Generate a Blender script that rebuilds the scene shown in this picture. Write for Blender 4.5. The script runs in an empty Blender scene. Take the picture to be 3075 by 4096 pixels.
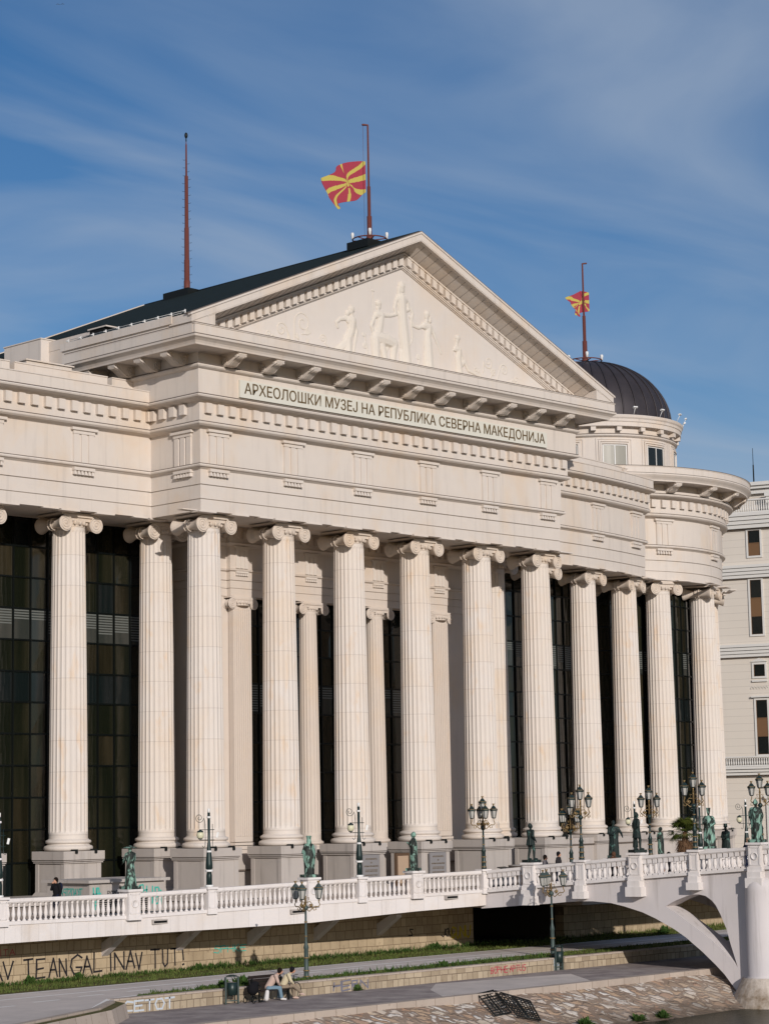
import bpy, bmesh, math, random
from mathutils import Vector, Matrix
from mathutils.geometry import tessellate_polygon
random.seed(7)
R = math.radians; PI = math.pi
SC = bpy.context.scene; COL = SC.collection

# ---------------------------------------------------------------- camera, sky, sun, exposure
cam_d = bpy.data.cameras.new('camera'); cam = bpy.data.objects.new('camera', cam_d); COL.objects.link(cam)
cam_d.sensor_fit = 'HORIZONTAL'; cam_d.sensor_width = 36; cam_d.lens = 8760.4/3075*36
cam_d.clip_start = 1; cam_d.clip_end = 4000
YAW, PITCH, ROLL = .8059, .1364, -.0183
fw = Vector((math.sin(YAW)*math.cos(PITCH), math.cos(YAW)*math.cos(PITCH), math.sin(PITCH)))
ri = Vector((math.cos(YAW), -math.sin(YAW), 0)); up = ri.cross(fw)
rr = ri*math.cos(ROLL)+up*math.sin(ROLL); uu = up*math.cos(ROLL)-ri*math.sin(ROLL)
cam.matrix_world = Matrix.Translation((0, 0, 4.35)) @ Matrix((rr, uu, -fw)).transposed().to_4x4()
SC.camera = cam
SC.view_settings.view_transform = 'Standard'; SC.view_settings.look = 'None'
SC.view_settings.exposure = 0.0; SC.view_settings.gamma = 1.0
SUN_DIR = Vector((-.52, -1.0, .37)).normalized()       # towards the sun
el = math.asin(SUN_DIR.z); az = math.atan2(SUN_DIR.x, SUN_DIR.y)
sd = bpy.data.lights.new('sun', 'SUN'); sun = bpy.data.objects.new('sun', sd); COL.objects.link(sun)
sd.energy = 3.35; sd.angle = R(.55); sd.color = (1, .925, .86)
sun.rotation_euler = SUN_DIR.to_track_quat('Z', 'Y').to_euler(); sun.location = (0, 0, 60)
W = bpy.data.worlds.new('World'); SC.world = W; W.use_nodes = True
def world():
    nt = W.node_tree; N = nt.nodes; L = nt.links; N.clear()
    out = N.new('ShaderNodeOutputWorld'); bg = N.new('ShaderNodeBackground'); bg.inputs[1].default_value = .09
    sk = N.new('ShaderNodeTexSky'); sk.sky_type = 'NISHITA'; sk.sun_disc = False
    sk.sun_elevation = el; sk.sun_rotation = az; sk.altitude = 300; sk.air_density = 1.0; sk.dust_density = .6; sk.ozone_density = 2.4
    tc = N.new('ShaderNodeTexCoord')
    # thin high cloud, laid out on a plane high above the town
    sep = N.new('ShaderNodeSeparateXYZ'); L.new(tc.outputs['Generated'], sep.inputs[0])
    mz = N.new('ShaderNodeMath'); mz.operation = 'ADD'; mz.inputs[1].default_value = .10; L.new(sep.outputs[2], mz.inputs[0])
    dv = N.new('ShaderNodeVectorMath'); dv.operation = 'DIVIDE'; L.new(tc.outputs['Generated'], dv.inputs[0])
    cb = N.new('ShaderNodeCombineXYZ')
    for i in range(3): L.new(mz.outputs[0], cb.inputs[i])
    L.new(cb.outputs[0], dv.inputs[1])
    mp = N.new('ShaderNodeMapping'); mp.inputs['Rotation'].default_value = (0, 0, R(58)); mp.inputs['Scale'].default_value = (.7, 1.5, 0)
    L.new(dv.outputs[0], mp.inputs[0])
    n1 = N.new('ShaderNodeTexNoise'); n1.inputs['Scale'].default_value = 1.7; n1.inputs['Detail'].default_value = 7; n1.inputs['Roughness'].default_value = .46; n1.inputs['Distortion'].default_value = .7
    L.new(mp.outputs[0], n1.inputs[0])
    cr = N.new('ShaderNodeValToRGB'); cr.color_ramp.elements[0].position = .38; cr.color_ramp.elements[0].color = (0, 0, 0, 1)
    cr.color_ramp.elements[1].position = .66; cr.color_ramp.elements[1].color = (.55, .55, .55, 1); L.new(n1.outputs[0], cr.inputs[0])
    mx = N.new('ShaderNodeMix'); mx.data_type = 'RGBA'; L.new(cr.outputs[0], mx.inputs[0])
    hs = N.new('ShaderNodeHueSaturation'); hs.inputs['Saturation'].default_value = 1.25; hs.inputs['Value'].default_value = .80
    tn = N.new('ShaderNodeMix'); tn.data_type = 'RGBA'; tn.blend_type = 'MULTIPLY'; tn.inputs[0].default_value = 1; tn.inputs[7].default_value = (.98, .97, 1.05, 1)
    L.new(sk.outputs[0], tn.inputs[6]); L.new(tn.outputs[2], hs.inputs['Color'])
    L.new(hs.outputs[0], mx.inputs[6]); mx.inputs[7].default_value = (4.0, 4.8, 6.0, 1)
    L.new(mx.outputs[2], bg.inputs[0]); L.new(bg.outputs[0], out.inputs[0])
world()

# ---------------------------------------------------------------- materials
def P(name, col, rough=.8, metal=0, spec=.3):
    m = bpy.data.materials.new(name); m.use_nodes = True
    b = m.node_tree.nodes['Principled BSDF']
    b.inputs['Base Color'].default_value = (*col, 1); b.inputs['Roughness'].default_value = rough
    b.inputs['Metallic'].default_value = metal; b.inputs['Specular IOR Level'].default_value = spec
    return m
class G:                                                # small node-graph writer
    def __init__(s, m): s.t = m.node_tree; s.N = s.t.nodes; s.b = s.N['Principled BSDF']
    def l(s, a, b): s.t.links.new(a, b)
    def pos(s):
        g = s.N.new('ShaderNodeNewGeometry'); return g.outputs['Position']
    def map(s, v, sc=(1, 1, 1), rot=(0, 0, 0), loc=(0, 0, 0)):
        n = s.N.new('ShaderNodeMapping'); n.inputs['Scale'].default_value = sc; n.inputs['Rotation'].default_value = rot
        n.inputs['Location'].default_value = loc; s.l(v, n.inputs[0]); return n.outputs[0]
    def noise(s, v, scale=1, detail=4, rough=.55, dist=0):
        n = s.N.new('ShaderNodeTexNoise'); n.inputs['Scale'].default_value = scale; n.inputs['Detail'].default_value = detail
        n.inputs['Roughness'].default_value = rough; n.inputs['Distortion'].default_value = dist; s.l(v, n.inputs[0]); return n.outputs[0]
    def ramp(s, f, stops):
        n = s.N.new('ShaderNodeValToRGB'); e = n.color_ramp.elements
        while len(e) < len(stops): e.new(.5)
        for i, (p, c) in enumerate(stops):
            e[i].position = p; e[i].color = (*c, 1) if not isinstance(c, (int, float)) else (c, c, c, 1)
        s.l(f, n.inputs[0]); return n.outputs[0]
    def mix(s, f, a, b, mode='MIX'):
        n = s.N.new('ShaderNodeMix'); n.data_type = 'RGBA'; n.blend_type = mode
        for k, v in ((0, f), (6, a), (7, b)):
            if isinstance(v, (int, float)): n.inputs[k].default_value = v
            elif isinstance(v, tuple): n.inputs[k].default_value = (*v, 1)
            else: s.l(v, n.inputs[k])
        return n.outputs[2]
    def math(s, op, a, b=0.0, c=0.0):
        n = s.N.new('ShaderNodeMath'); n.operation = op
        for k, v in enumerate((a, b, c)):
            if isinstance(v, (int, float)): n.inputs[k].default_value = v
            else: s.l(v, n.inputs[k])
        return n.outputs[0]
    def bump(s, h, st=.3, d=.02):
        n = s.N.new('ShaderNodeBump'); n.inputs['Strength'].default_value = st; n.inputs['Distance'].default_value = d
        s.l(h, n.inputs['Height']); s.l(n.outputs[0], s.b.inputs['Normal'])
    def color(s, c): s.l(c, s.b.inputs['Base Color'])
def stone(name, base, warm=(.64, .46, .28), warm_amt=.45, grime=(.30, .27, .24), grime_amt=.35, joint=0, drums=False, seed=0.0):
    m = P(name, base, .85, spec=.2); g = G(m); p = g.pos()
    p = g.map(p, loc=(seed, seed*.7, 0))
    big = g.noise(g.map(p, (.35, .35, .22)), 1, 5, .6, .4)
    c = g.mix(g.ramp(big, [(.50, 0.0), (.74, warm_amt)]), base, warm)
    c2 = g.noise(g.map(p, (1.3, 1.3, 1.3)), 1, 3)
    c = g.mix(g.ramp(c2, [(.3, .0), (.75, .22)]), c, (base[0]*.84, base[1]*.84, base[2]*.86))
    st = g.noise(g.map(p, (2.4, 2.4, .16)), 1.2, 5, .6)
    c = g.mix(g.ramp(st, [(.54, 0.0), (.82, grime_amt)]), c, grime)
    if joint:
        sep = g.N.new('ShaderNodeSeparateXYZ'); g.l(p, sep.inputs[0])
        fr = g.math('FRACT', g.math('DIVIDE', g.math('ADD', sep.outputs[2], -1.1), joint))
        line = g.math('LESS_THAN', g.math('ABSOLUTE', g.math('ADD', fr, -.5)), .012)
        cell = g.math('FLOOR', g.math('DIVIDE', g.math('ADD', sep.outputs[2], -1.1-joint/2), joint))
        oi = g.N.new('ShaderNodeObjectInfo')
        cmb = g.N.new('ShaderNodeCombineXYZ'); g.l(cell, cmb.inputs[0]); g.l(oi.outputs['Random'], cmb.inputs[1])
        wn = g.N.new('ShaderNodeTexWhiteNoise'); wn.noise_dimensions = '3D'; g.l(cmb.outputs[0], wn.inputs[0])
        c = g.mix(g.ramp(wn.outputs[0], [(0, 0.0), (1, .30)]), c, (base[0]*.97, base[1]*.88, base[2]*.76))
        patch = g.noise(g.map(p, (1.5, 1.5, .55)), 1, 3, .6, .3)
        c = g.mix(g.ramp(patch, [(.58, 0.0), (.74, .48)]), c, (.66, .44, .24))
        c = g.mix(g.math('MULTIPLY', line, .3), c, (.28, .23, .19))
    g.color(c)
    g.bump(g.noise(p, 9, 4, .6), .12, .02)
    return m
STONE = (.635, .575, .515)
M = {}
M['stone'] = stone('cast_stone', STONE)
M['shaft'] = stone('column_stone', (.67, .615, .56), joint=1.6, grime_amt=.15)
M['carved'] = stone('carved_stone', (.62, .54, .46), grime_amt=.6, seed=9)
M['inner'] = stone('inner_wall_stone', (.60, .53, .465), grime_amt=.25, seed=4)
M['plinth'] = stone('plinth_stone', (.45, .41, .375), warm=(.36, .32, .28), grime=(.16, .145, .13), grime_amt=.6, seed=3)
M['tymp'] = stone('tympanum_stone', (.64, .59, .54), warm_amt=.25, grime_amt=.12)
M['relief'] = stone('relief_stone', (.65, .60, .53), warm=(.64, .54, .41), warm_amt=.35, grime_amt=.12, seed=5)
M['marble'] = stone('white_marble', (.71, .67, .645), warm=(.58, .48, .38), warm_amt=.35, grime=(.36, .32, .28), grime_amt=.45, seed=2)
M['marbleband'] = stone('marble_slabs', (.71, .67, .645), warm=(.56, .44, .32), warm_amt=.6, grime=(.40, .35, .30), grime_amt=.5, seed=8)
M['concrete'] = stone('pale_concrete', (.60, .56, .55), warm=(.50, .45, .40), warm_amt=.4, grime=(.27, .24, .215), grime_amt=.75, seed=6)
M['dark_line'] = P('dark_line_brown', (.15, .12, .10), .8)  # dark brown for the thin strips and lines along mouldings
def roofmat():
    m = P('dark_roof_sheet', (.014, .022, .020), .85, spec=.1); g = G(m)
    n = g.noise(g.map(g.pos(), (.8, 4, .8)), 1.5, 4); g.color(g.mix(n, (.008, .013, .012), (.022, .032, .028))); return m
M['roof'] = roofmat()
def slab_lines(m, w):
    g = G(m); src = g.b.inputs['Base Color'].links[0].from_socket; sep = g.N.new('ShaderNodeSeparateXYZ'); g.l(g.pos(), sep.inputs[0])
    ln = g.math('LESS_THAN', g.math('FRACT', g.math('DIVIDE', sep.outputs[0], w)), .022); c1 = g.math('FLOOR', g.math('DIVIDE', sep.outputs[0], w))
    wn = g.N.new('ShaderNodeTexWhiteNoise'); wn.noise_dimensions = '1D'; g.l(c1, wn.inputs['W'])
    c = g.mix(g.ramp(wn.outputs[0], [(0, 0.0), (1, .22)]), src, (.52, .46, .40)); g.color(g.mix(g.math('MULTIPLY', ln, .4), c, (.3, .27, .24)))
slab_lines(M['marbleband'], .85)
def dome():
    m = P('dark_metal_dome', (.05, .045, .05), .5, .35, .4); g = G(m)
    n = g.noise(g.map(g.pos(), (.6, .6, .4)), 1.2, 5, .6)
    g.color(g.mix(n, (.028, .024, .027), (.075, .064, .068))); return m
M['dome'] = dome()
M['darkmetal'] = P('black_metal', (.012, .014, .013), .5, .3)
M['mullion'] = P('mullion_green_black', (.003, .005, .0045), .45, .2)
def glass(name, c0, c1, seed=0.0, rough=.06):
    m = P(name, c0, rough, spec=.5); g = G(m); p = g.map(g.pos(), loc=(seed, 0, 0))
    v = g.noise(g.map(p, (1.2, 1.2, .10)), 1, 3, .5, .6)
    g.color(g.mix(g.ramp(v, [(.42, 0.0), (.68, 1.0)]), c0, c1)); g.bump(g.noise(p, .8, 2), .05, .05); return m
M['glass'] = glass('dark_tinted_glass', (.007, .009, .005), (.022, .021, .012))
M['blind'] = glass('glass_with_pale_blinds', (.03, .034, .03), (.06, .06, .052), 2)
M['glass2'] = glass('dark_green_glass', (.006, .010, .010), (.018, .02, .02), 5)
M['curtain'] = glass('glass_with_brown_curtain', (.012, .011, .006), (.034, .028, .016), 7)
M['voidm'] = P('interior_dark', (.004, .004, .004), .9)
M['rust'] = P('rust_red_paint', (.135, .040, .030), .6)
M['whitem'] = P('white_metal', (.72, .72, .70), .5)
M['signm'] = P('pale_green_panel', (.63, .62, .55), .6)
M['letter'] = P('bronze_letters', (.13, .09, .045), .7)
M['green'] = P('dark_green_iron', (.012, .028, .026), .4, .2, .5)
M['greenlt'] = P('worn_green_grey_iron', (.06, .085, .08), .5, .2)
M['gold'] = P('gold_paint', (.24, .165, .075), .5, .4)
M['lglass'] = P('frosted_lantern_glass', (.42, .41, .38), .4)
M['globe'] = P('cream_globe', (.62, .60, .42), .35)
def bronze(name, a, b, amt):
    m = P(name, a, .6, .15); g = G(m); p = g.pos()
    n = g.noise(g.map(p, (3.4, 3.4, 1.6)), 1.3, 5, .65, .6)
    g.color(g.mix(g.ramp(n, [(.5-amt, 0.0), (.56-amt*.6, 1.0)]), a, b)); g.bump(g.noise(p, 14, 3), .3, .02); return m
M['bronze'] = bronze('verdigris_bronze', (.022, .028, .024), (.21, .36, .29), .01)
M['bronzed'] = bronze('dark_bronze', (.012, .022, .020), (.06, .13, .11), -.10)
def mottled(name, a, b, sc=2, bumpv=.3, rough=.95):
    m = P(name, a, rough, spec=.1); g = G(m); p = g.pos(); n = g.noise(p, sc, 6, .65)
    g.color(g.mix(g.ramp(n, [(.35, 0.0), (.68, 1.0)]), a, b)); g.bump(g.noise(p, sc*8, 4), bumpv, .02); return m
M['asphalt'] = mottled('asphalt', (.22, .185, .18), (.40, .35, .32), .9)
M['path'] = mottled('pale_asphalt', (.50, .445, .405), (.62, .55, .50), .6, .15)
M['paving'] = mottled('plaza_paving', (.42, .35, .29), (.52, .44, .37), .8)
M['earth'] = mottled('dry_earth', (.10, .075, .045), (.17, .10, .06), 1.5)
M['turf'] = mottled('turf', (.07, .085, .03), (.17, .13, .06), 1.6, .6)
M['grassm'] = mottled('grass_blades', (.05, .085, .018), (.15, .17, .05), 1.2, 0)
M['weed'] = mottled('weed_leaf', (.03, .07, .015), (.07, .12, .03), 3, 0)
M['frond'] = mottled('palm_frond', (.03, .055, .010), (.10, .11, .02), 3, 0)
M['deadfrond'] = mottled('dead_frond', (.10, .055, .03), (.20, .12, .07), 3, 0)
M['paint'] = P('white_road_paint', (.80, .78, .74), .8)
M['wood'] = P('dark_bench_wood', (.018, .012, .010), .7)
def ashlar(name, c1, c2, mort, bw, bh, seed=0, vec='x', vary=.5):
    m = P(name, c1, .92, spec=.12); g = G(m); p = g.pos()
    sep = g.N.new('ShaderNodeSeparateXYZ'); g.l(p, sep.inputs[0]); cb = g.N.new('ShaderNodeCombineXYZ')
    g.l(sep.outputs[0 if vec == 'x' else 1], cb.inputs[0]); g.l(sep.outputs[2], cb.inputs[1])
    wob = g.noise(g.map(p, (.7, .7, .7)), 1, 2)
    v = g.N.new('ShaderNodeVectorMath'); v.operation = 'ADD'; g.l(cb.outputs[0], v.inputs[0])
    wv = g.N.new('ShaderNodeVectorMath'); wv.operation = 'SCALE'; g.l(wob, wv.inputs[0]); wv.inputs['Scale'].default_value = .06
    g.l(wv.outputs[0], v.inputs[1])
    b = g.N.new('ShaderNodeTexBrick'); b.inputs['Scale'].default_value = 1; b.inputs['Brick Width'].default_value = bw; b.inputs['Row Height'].default_value = bh
    b.inputs['Mortar Size'].default_value = .018; b.inputs['Mortar Smooth'].default_value = .3; b.offset = .37; b.offset_frequency = 2; b.squash = .62; b.squash_frequency = 3
    b.inputs['Color1'].default_value = (*c1, 1); b.inputs['Color2'].default_value = (*c2, 1); b.inputs['Mortar'].default_value = (*mort, 1)
    g.l(v.outputs[0], b.inputs[0])
    big = g.noise(g.map(p, (.8, .8, .5)), 1, 5, .65)
    c = g.mix(g.ramp(big, [(.45, 0.0), (.75, vary)]), b.outputs[0], (c1[0]*.45, c1[1]*.42, c1[2]*.42))
    f = g.noise(g.map(p, (6, 6, 6)), 1, 4); c = g.mix(g.ramp(f, [(.6, 0.0), (.72, .35)]), c, (.12, .07, .04))
    g.color(c); g.bump(b.outputs['Fac'], -.5, .03); return m
M['shadestone'] = P('shade_darkened_concrete', (.05, .045, .04), .95)  # concrete painted near black to hold the shade inside the underpass
M['wallstone'] = ashlar('tan_stone_slabs', (.49, .39, .26), (.39, .305, .20), (.20, .15, .095), .62, .42)
M['lowstone'] = ashlar('pale_stone_slabs', (.48, .40, .29), (.33, .265, .185), (.15, .115, .08), .55, .34)
M['curb'] = ashlar('curb_stone', (.46, .39, .33), (.40, .335, .28), (.24, .19, .15), 1.1, 5, vary=.3)
def rubble():
    m = P('rubble_stone', (.4, .3, .25), .9, spec=.15); g = G(m); p = g.pos()
    w = g.N.new('ShaderNodeTexNoise'); w.inputs['Scale'].default_value = 2.2; w.inputs['Detail'].default_value = 3; g.l(p, w.inputs[0])
    s2 = g.N.new('ShaderNodeVectorMath'); s2.operation = 'SCALE'; g.l(w.outputs['Color'], s2.inputs[0]); s2.inputs['Scale'].default_value = .55
    q = g.N.new('ShaderNodeVectorMath'); q.operation = 'ADD'; g.l(p, q.inputs[0]); g.l(s2.outputs[0], q.inputs[1])
    qq = g.map(g.map(q.outputs[0], (1, 1, 1), (0, 0, R(38))), (1.5, 3.1, 2.4))
    def vor(feat):
        v = g.N.new('ShaderNodeTexVoronoi'); v.feature = feat; v.inputs['Scale'].default_value = 1.0; v.inputs['Randomness'].default_value = .9; g.l(qq, v.inputs['Vector']); return v
    vc = vor('F1'); ve = vor('DISTANCE_TO_EDGE')
    sp = g.N.new('ShaderNodeSeparateColor'); g.l(vc.outputs['Color'], sp.inputs[0])
    c = g.ramp(sp.outputs[0], [(0, (.60, .52, .42)), (.2, (.50, .36, .24)), (.38, (.40, .24, .16)), (.52, (.58, .50, .41)), (.66, (.74, .70, .64)), (.8, (.66, .58, .50)), (.9, (.30, .22, .16))])
    n = g.noise(p, 5, 5); c = g.mix(g.ramp(n, [(.4, 0.0), (.75, .55)]), c, (.26, .19, .135))
    gap = g.math('SUBTRACT', ve.outputs['Distance'], g.math('MULTIPLY', g.noise(p, 3, 3), .16))
    edge = g.ramp(gap, [(-.02, 1.0), (.03, 0.0)])
    c = g.mix(edge, c, (.25, .185, .14))
    big = g.noise(p, .35, 3); c = g.mix(g.ramp(big, [(.5, 0.0), (.7, .5)]), c, (.42, .35, .28))
    sep = g.N.new('ShaderNodeSeparateXYZ'); g.l(p, sep.inputs[0])
    damp = g.math('ADD', sep.outputs[2], g.math('MULTIPLY', g.noise(p, .7, 3), .9))
    c = g.mix(g.ramp(g.math('MULTIPLY', g.math('ADD', damp, 4.35), 1.0), [(.25, 1.0), (.85, 0.0)]), c, (.13, .10, .075))
    g.color(c); g.bump(g.ramp(gap, [(-.02, 0.0), (.12, 1.0)]), .8, .06); return m
M['rubble'] = rubble()
def water():
    m = P('river_water', (.018, .022, .012), .08, spec=.5); g = G(m); p = g.pos()
    g.bump(g.noise(g.map(p, (.5, 1.4, 1)), 2.2, 5, .6), .55, .12); return m
M['water'] = water(); M['water'].node_tree.nodes['Principled BSDF'].inputs['Roughness'].default_value = .22; M['water'].node_tree.nodes['Principled BSDF'].inputs['IOR'].default_value = 1.12
def siding():
    m = P('cream_siding', (.60, .56, .50), .85); g = G(m); p = g.pos()
    sep = g.N.new('ShaderNodeSeparateXYZ'); g.l(p, sep.inputs[0])
    fr = g.math('FRACT', g.math('DIVIDE', sep.outputs[2], .62)); line = g.math('LESS_THAN', fr, .05)
    n = g.noise(g.map(p, (.3, .3, .1)), 1, 4)
    c = g.mix(n, (.66, .61, .54), (.59, .54, .475)); g.color(g.mix(g.math('MULTIPLY', line, .35), c, (.2, .17, .14))); return m
M['siding'] = siding()
M['trim'] = P('pale_grey_trim', (.62, .61, .58), .7)
M['ebrown'] = P('brown_window_panel', (.16, .09, .045), .5)
M['edark'] = P('dark_window_pane', (.012, .014, .013), .15, spec=.5)
def flagm():
    return P('flag_red', (.33, .04, .065), .85), P('flag_yellow', (.48, .40, .09), .85)
M['fred'], M['fyel'] = flagm()
for m_ in (M['fred'], M['fyel']): m_.node_tree.nodes['Principled BSDF'].inputs['Subsurface Weight'].default_value = 0
M['tealg'] = P('teal_spray_paint', (.06, .42, .34), .8)
M['blackg'] = P('black_spray_paint', (.02, .018, .02), .85)
M['redg'] = P('red_spray_paint', (.40, .08, .09), .85)
M['yelg'] = P('yellow_spray_paint', (.50, .38, .02), .85)
M['whiteg'] = P('white_blue_spray_paint', (.50, .55, .60), .85)
M['skin'] = P('skin', (.50, .27, .18), .6)
for k, c in dict(beige=(.50, .37, .31), denim=(.16, .24, .30), khaki=(.24, .19, .14), black=(.010, .010, .012), hair=(.012, .008, .006), brownhair=(.10, .05, .03), white=(.62, .60, .58), navy=(.012, .016, .035), greyc=(.13, .12, .13), jacket=(.03, .028, .03), greenc=(.01, .08, .05), cap=(.25, .2, .14), cream=(.55, .48, .33)).items():
    M[k] = P('cloth_'+k, c, .9, spec=.1)

# ---------------------------------------------------------------- mesh helpers
class MB:
    def __init__(s): s.v = []; s.f = []; s.mi = []; s.sm = []
    def add(s, vs, fs, mi=0, sm=False):
        o = len(s.v); s.v += [tuple(v) for v in vs]
        for f in fs: s.f.append(tuple(i+o for i in f)); s.mi.append(mi); s.sm.append(sm)
        return s
    def box(s, x0, y0, z0, x1, y1, z1, mi=0, mat=None):
        vs = [Vector(p) for p in ((x0, y0, z0), (x1, y0, z0), (x1, y1, z0), (x0, y1, z0), (x0, y0, z1), (x1, y0, z1), (x1, y1, z1), (x0, y1, z1))]
        if mat: vs = [mat @ v for v in vs]
        return s.add(vs, [(3, 2, 1, 0), (4, 5, 6, 7), (0, 1, 5, 4), (1, 2, 6, 5), (2, 3, 7, 6), (3, 0, 4, 7)], mi)
    def lathe(s, prof, c=(0, 0, 0), n=24, mi=0, sm=True, mat=None, a0=0, a1=2*PI, shape=None):
        full = abs(a1-a0-2*PI) < 1e-6; k = n if full else n+1; vs = []
        for r, z in prof:
            for i in range(k):
                a = a0+(a1-a0)*i/n; q = r*(shape(a, z) if shape else 1)
                p = Vector((c[0]+q*math.cos(a), c[1]+q*math.sin(a), c[2]+z)); vs.append(mat @ p if mat else p)
        fs = []
        for j in range(len(prof)-1):
            for i in range(n if full else n):
                i2 = (i+1) % k if full else i+1
                fs.append((j*k+i, j*k+i2, (j+1)*k+i2, (j+1)*k+i))
        s.add(vs, fs, mi, sm)
        if full:
            for j, rev in ((0, True), (len(prof)-1, False)):
                if prof[j][0] > 1e-4:
                    idx = [j*k+i for i in range(n)]; o = len(s.v)-len(vs)
                    s.f.append(tuple(o+i for i in (idx[::-1] if rev else idx))); s.mi.append(mi); s.sm.append(False)
        return s
    def tube(s, pts, r, n=6, mi=0, sm=True, closed=False):
        pts = [Vector(p) for p in pts]; rs = r if isinstance(r, (list, tuple)) else [r]*len(pts)
        vs = []; m = len(pts); prev = None
        for i, p in enumerate(pts):
            t = (pts[min(i+1, m-1)]-pts[max(i-1, 0)])
            if closed: t = pts[(i+1) % m]-pts[i-1]
            if t.length < 1e-9: t = Vector((0, 0, 1))
            t.normalize()
            if prev is None: a = t.orthogonal().normalized()
            else:
                a = prev-t*prev.dot(t)
                a = a.normalized() if a.length > 1e-6 else t.orthogonal().normalized()
            prev = a; b = t.cross(a)
            for k in range(n):
                th = 2*PI*k/n; vs.append(p+(a*math.cos(th)+b*math.sin(th))*rs[i])
        fs = []
        for i in range(m if closed else m-1):
            j = (i+1) % m
            for k in range(n): fs.append((i*n+k, i*n+(k+1) % n, j*n+(k+1) % n, j*n+k))
        if not closed: fs += [tuple(range(n))[::-1], tuple(range((m-1)*n, m*n))]
        return s.add(vs, fs, mi, sm)
    def capsule(s, a, b, ra, rb=None, n=8, mi=0):
        rb = ra if rb is None else rb; a = Vector(a); b = Vector(b); d = b-a
        L_ = d.length; t = d.normalized() if L_ > 1e-6 else Vector((0, 0, 1))
        if L_ < 1e-6: b = a+t*1e-3; L_ = 1e-3
        pts = []; rs = []
        for k in (-1.0, -.92, -.7, -.38, 0): pts.append(a+t*ra*k); rs.append(max(ra*math.sqrt(max(0, 1-k*k)), 1e-3))
        for k in (0, .38, .7, .92, 1.0): pts.append(b+t*rb*k); rs.append(max(rb*math.sqrt(max(0, 1-k*k)), 1e-3))
        return s.tube(pts, rs, n, mi)
    def ell(s, c, r, n=10, mi=0, mat=None):
        k = 7; prof = [(math.sin(PI*i/k), -math.cos(PI*i/k)) for i in range(k+1)]
        prof[0] = (.001, -1); prof[-1] = (.001, 1)
        m = Matrix.Translation(c) @ Matrix.Diagonal((*r, 1)); m = m if mat is None else mat @ m
        return s.lathe(prof, n=n, mi=mi, mat=m)
    def poly(s, loops, z0, z1, to3, mi=0, mis=None):
        """a polygon (loops of (a,b), the first outer) thickened between depths z0 and z1 by to3(a,b,depth)"""
        mis = mi if mis is None else mis
        flat = [p for lp in loops for p in lp]
        tri = tessellate_polygon([[Vector((a, b, 0)) for a, b in lp] for lp in loops])
        for zz in (z0, z1): s.add([to3(a, b, zz) for a, b in flat], [tuple(t) for t in tri], mi)
        for lp in loops:
            n = len(lp); vs = [to3(a, b, z0) for a, b in lp]+[to3(a, b, z1) for a, b in lp]
            s.add(vs, [(i, (i+1) % n, n+(i+1) % n, n+i) for i in range(n)], mis)
        return s
    def sweep(s, prof, path, closed=False, mi=0, caps=True, sm=False):
        """prof: list of (e,z); path: list of (x,y,[dz]); outward normal = (dy,-dx)"""
        n = len(path); ns = []
        for i in range(n):
            def seg(j, k):
                d = Vector((path[k][0]-path[j][0], path[k][1]-path[j][1])); d.normalize(); return Vector((d.y, -d.x))
            a = seg(i-1, i) if (i > 0 or closed) else None; b = seg(i, (i+1) % n) if (i < n-1 or closed) else None
            if a is None: m = b
            elif b is None: m = a
            else: m = (a+b)/(1+a.dot(b))
            ns.append(m)
        k = len(prof); vs = []
        for i in range(n):
            dz = path[i][2] if len(path[i]) > 2 else 0
            for e, z in prof: vs.append((path[i][0]+ns[i].x*e, path[i][1]+ns[i].y*e, z+dz))
        fs = []
        for i in range(n if closed else n-1):
            j = (i+1) % n
            for q in range(k-1): fs.append((i*k+q, j*k+q, j*k+q+1, i*k+q+1))
        s.add(vs, fs, mi, sm)
        if caps and not closed:
            for i in (0, n-1):
                tri = tessellate_polygon([[Vector((e, z, 0)) for e, z in prof]])
                s.add([vs[i*k+q] for q in range(k)], [tuple(t) for t in tri], mi)
        return s
    def mesh(s, name, mats, recalc=True):
        me = bpy.data.meshes.new(name); me.from_pydata(s.v, [], s.f); me.validate(clean_customdata=False)
        if len(me.polygons) == len(s.f):
            me.polygons.foreach_set('material_index', s.mi); me.polygons.foreach_set('use_smooth', s.sm)
        for m in mats: me.materials.append(m)
        if recalc:
            b = bmesh.new(); b.from_mesh(me); bmesh.ops.recalc_face_normals(b, faces=b.faces); b.to_mesh(me); b.free()
        me.update(); return me
def ob(name, mb, mats, parent=None, loc=None, rz=0, recalc=True):
    if not isinstance(mats, (list, tuple)): mats = [mats]
    me = mb.mesh(name, mats, recalc) if isinstance(mb, MB) else mb
    o = bpy.data.objects.new(name, me); COL.objects.link(o)
    if parent: o.parent = parent
    if loc: o.location = loc
    o.rotation_euler.z = rz
    return o
def tag(o, label=None, cat=None, group=None, kind=None):
    for k, v in (('label', label), ('category', cat), ('group', group), ('kind', kind)):
        if v: o[k] = v
    return o
def empty(name, loc=(0, 0, 0), rz=0, parent=None):
    o = bpy.data.objects.new(name, None); COL.objects.link(o); o.location = loc; o.rotation_euler.z = rz
    o.empty_display_size = .3
    if parent: o.parent = parent
    return o
def copy_tree(o, parent=None, loc=None, rz=None):
    c = o.copy(); COL.objects.link(c)
    c.parent = parent
    if loc is not None: c.location = loc
    if rz is not None: c.rotation_euler.z = rz
    for ch in list(o.children): copy_tree(ch, c)
    return c
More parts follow.
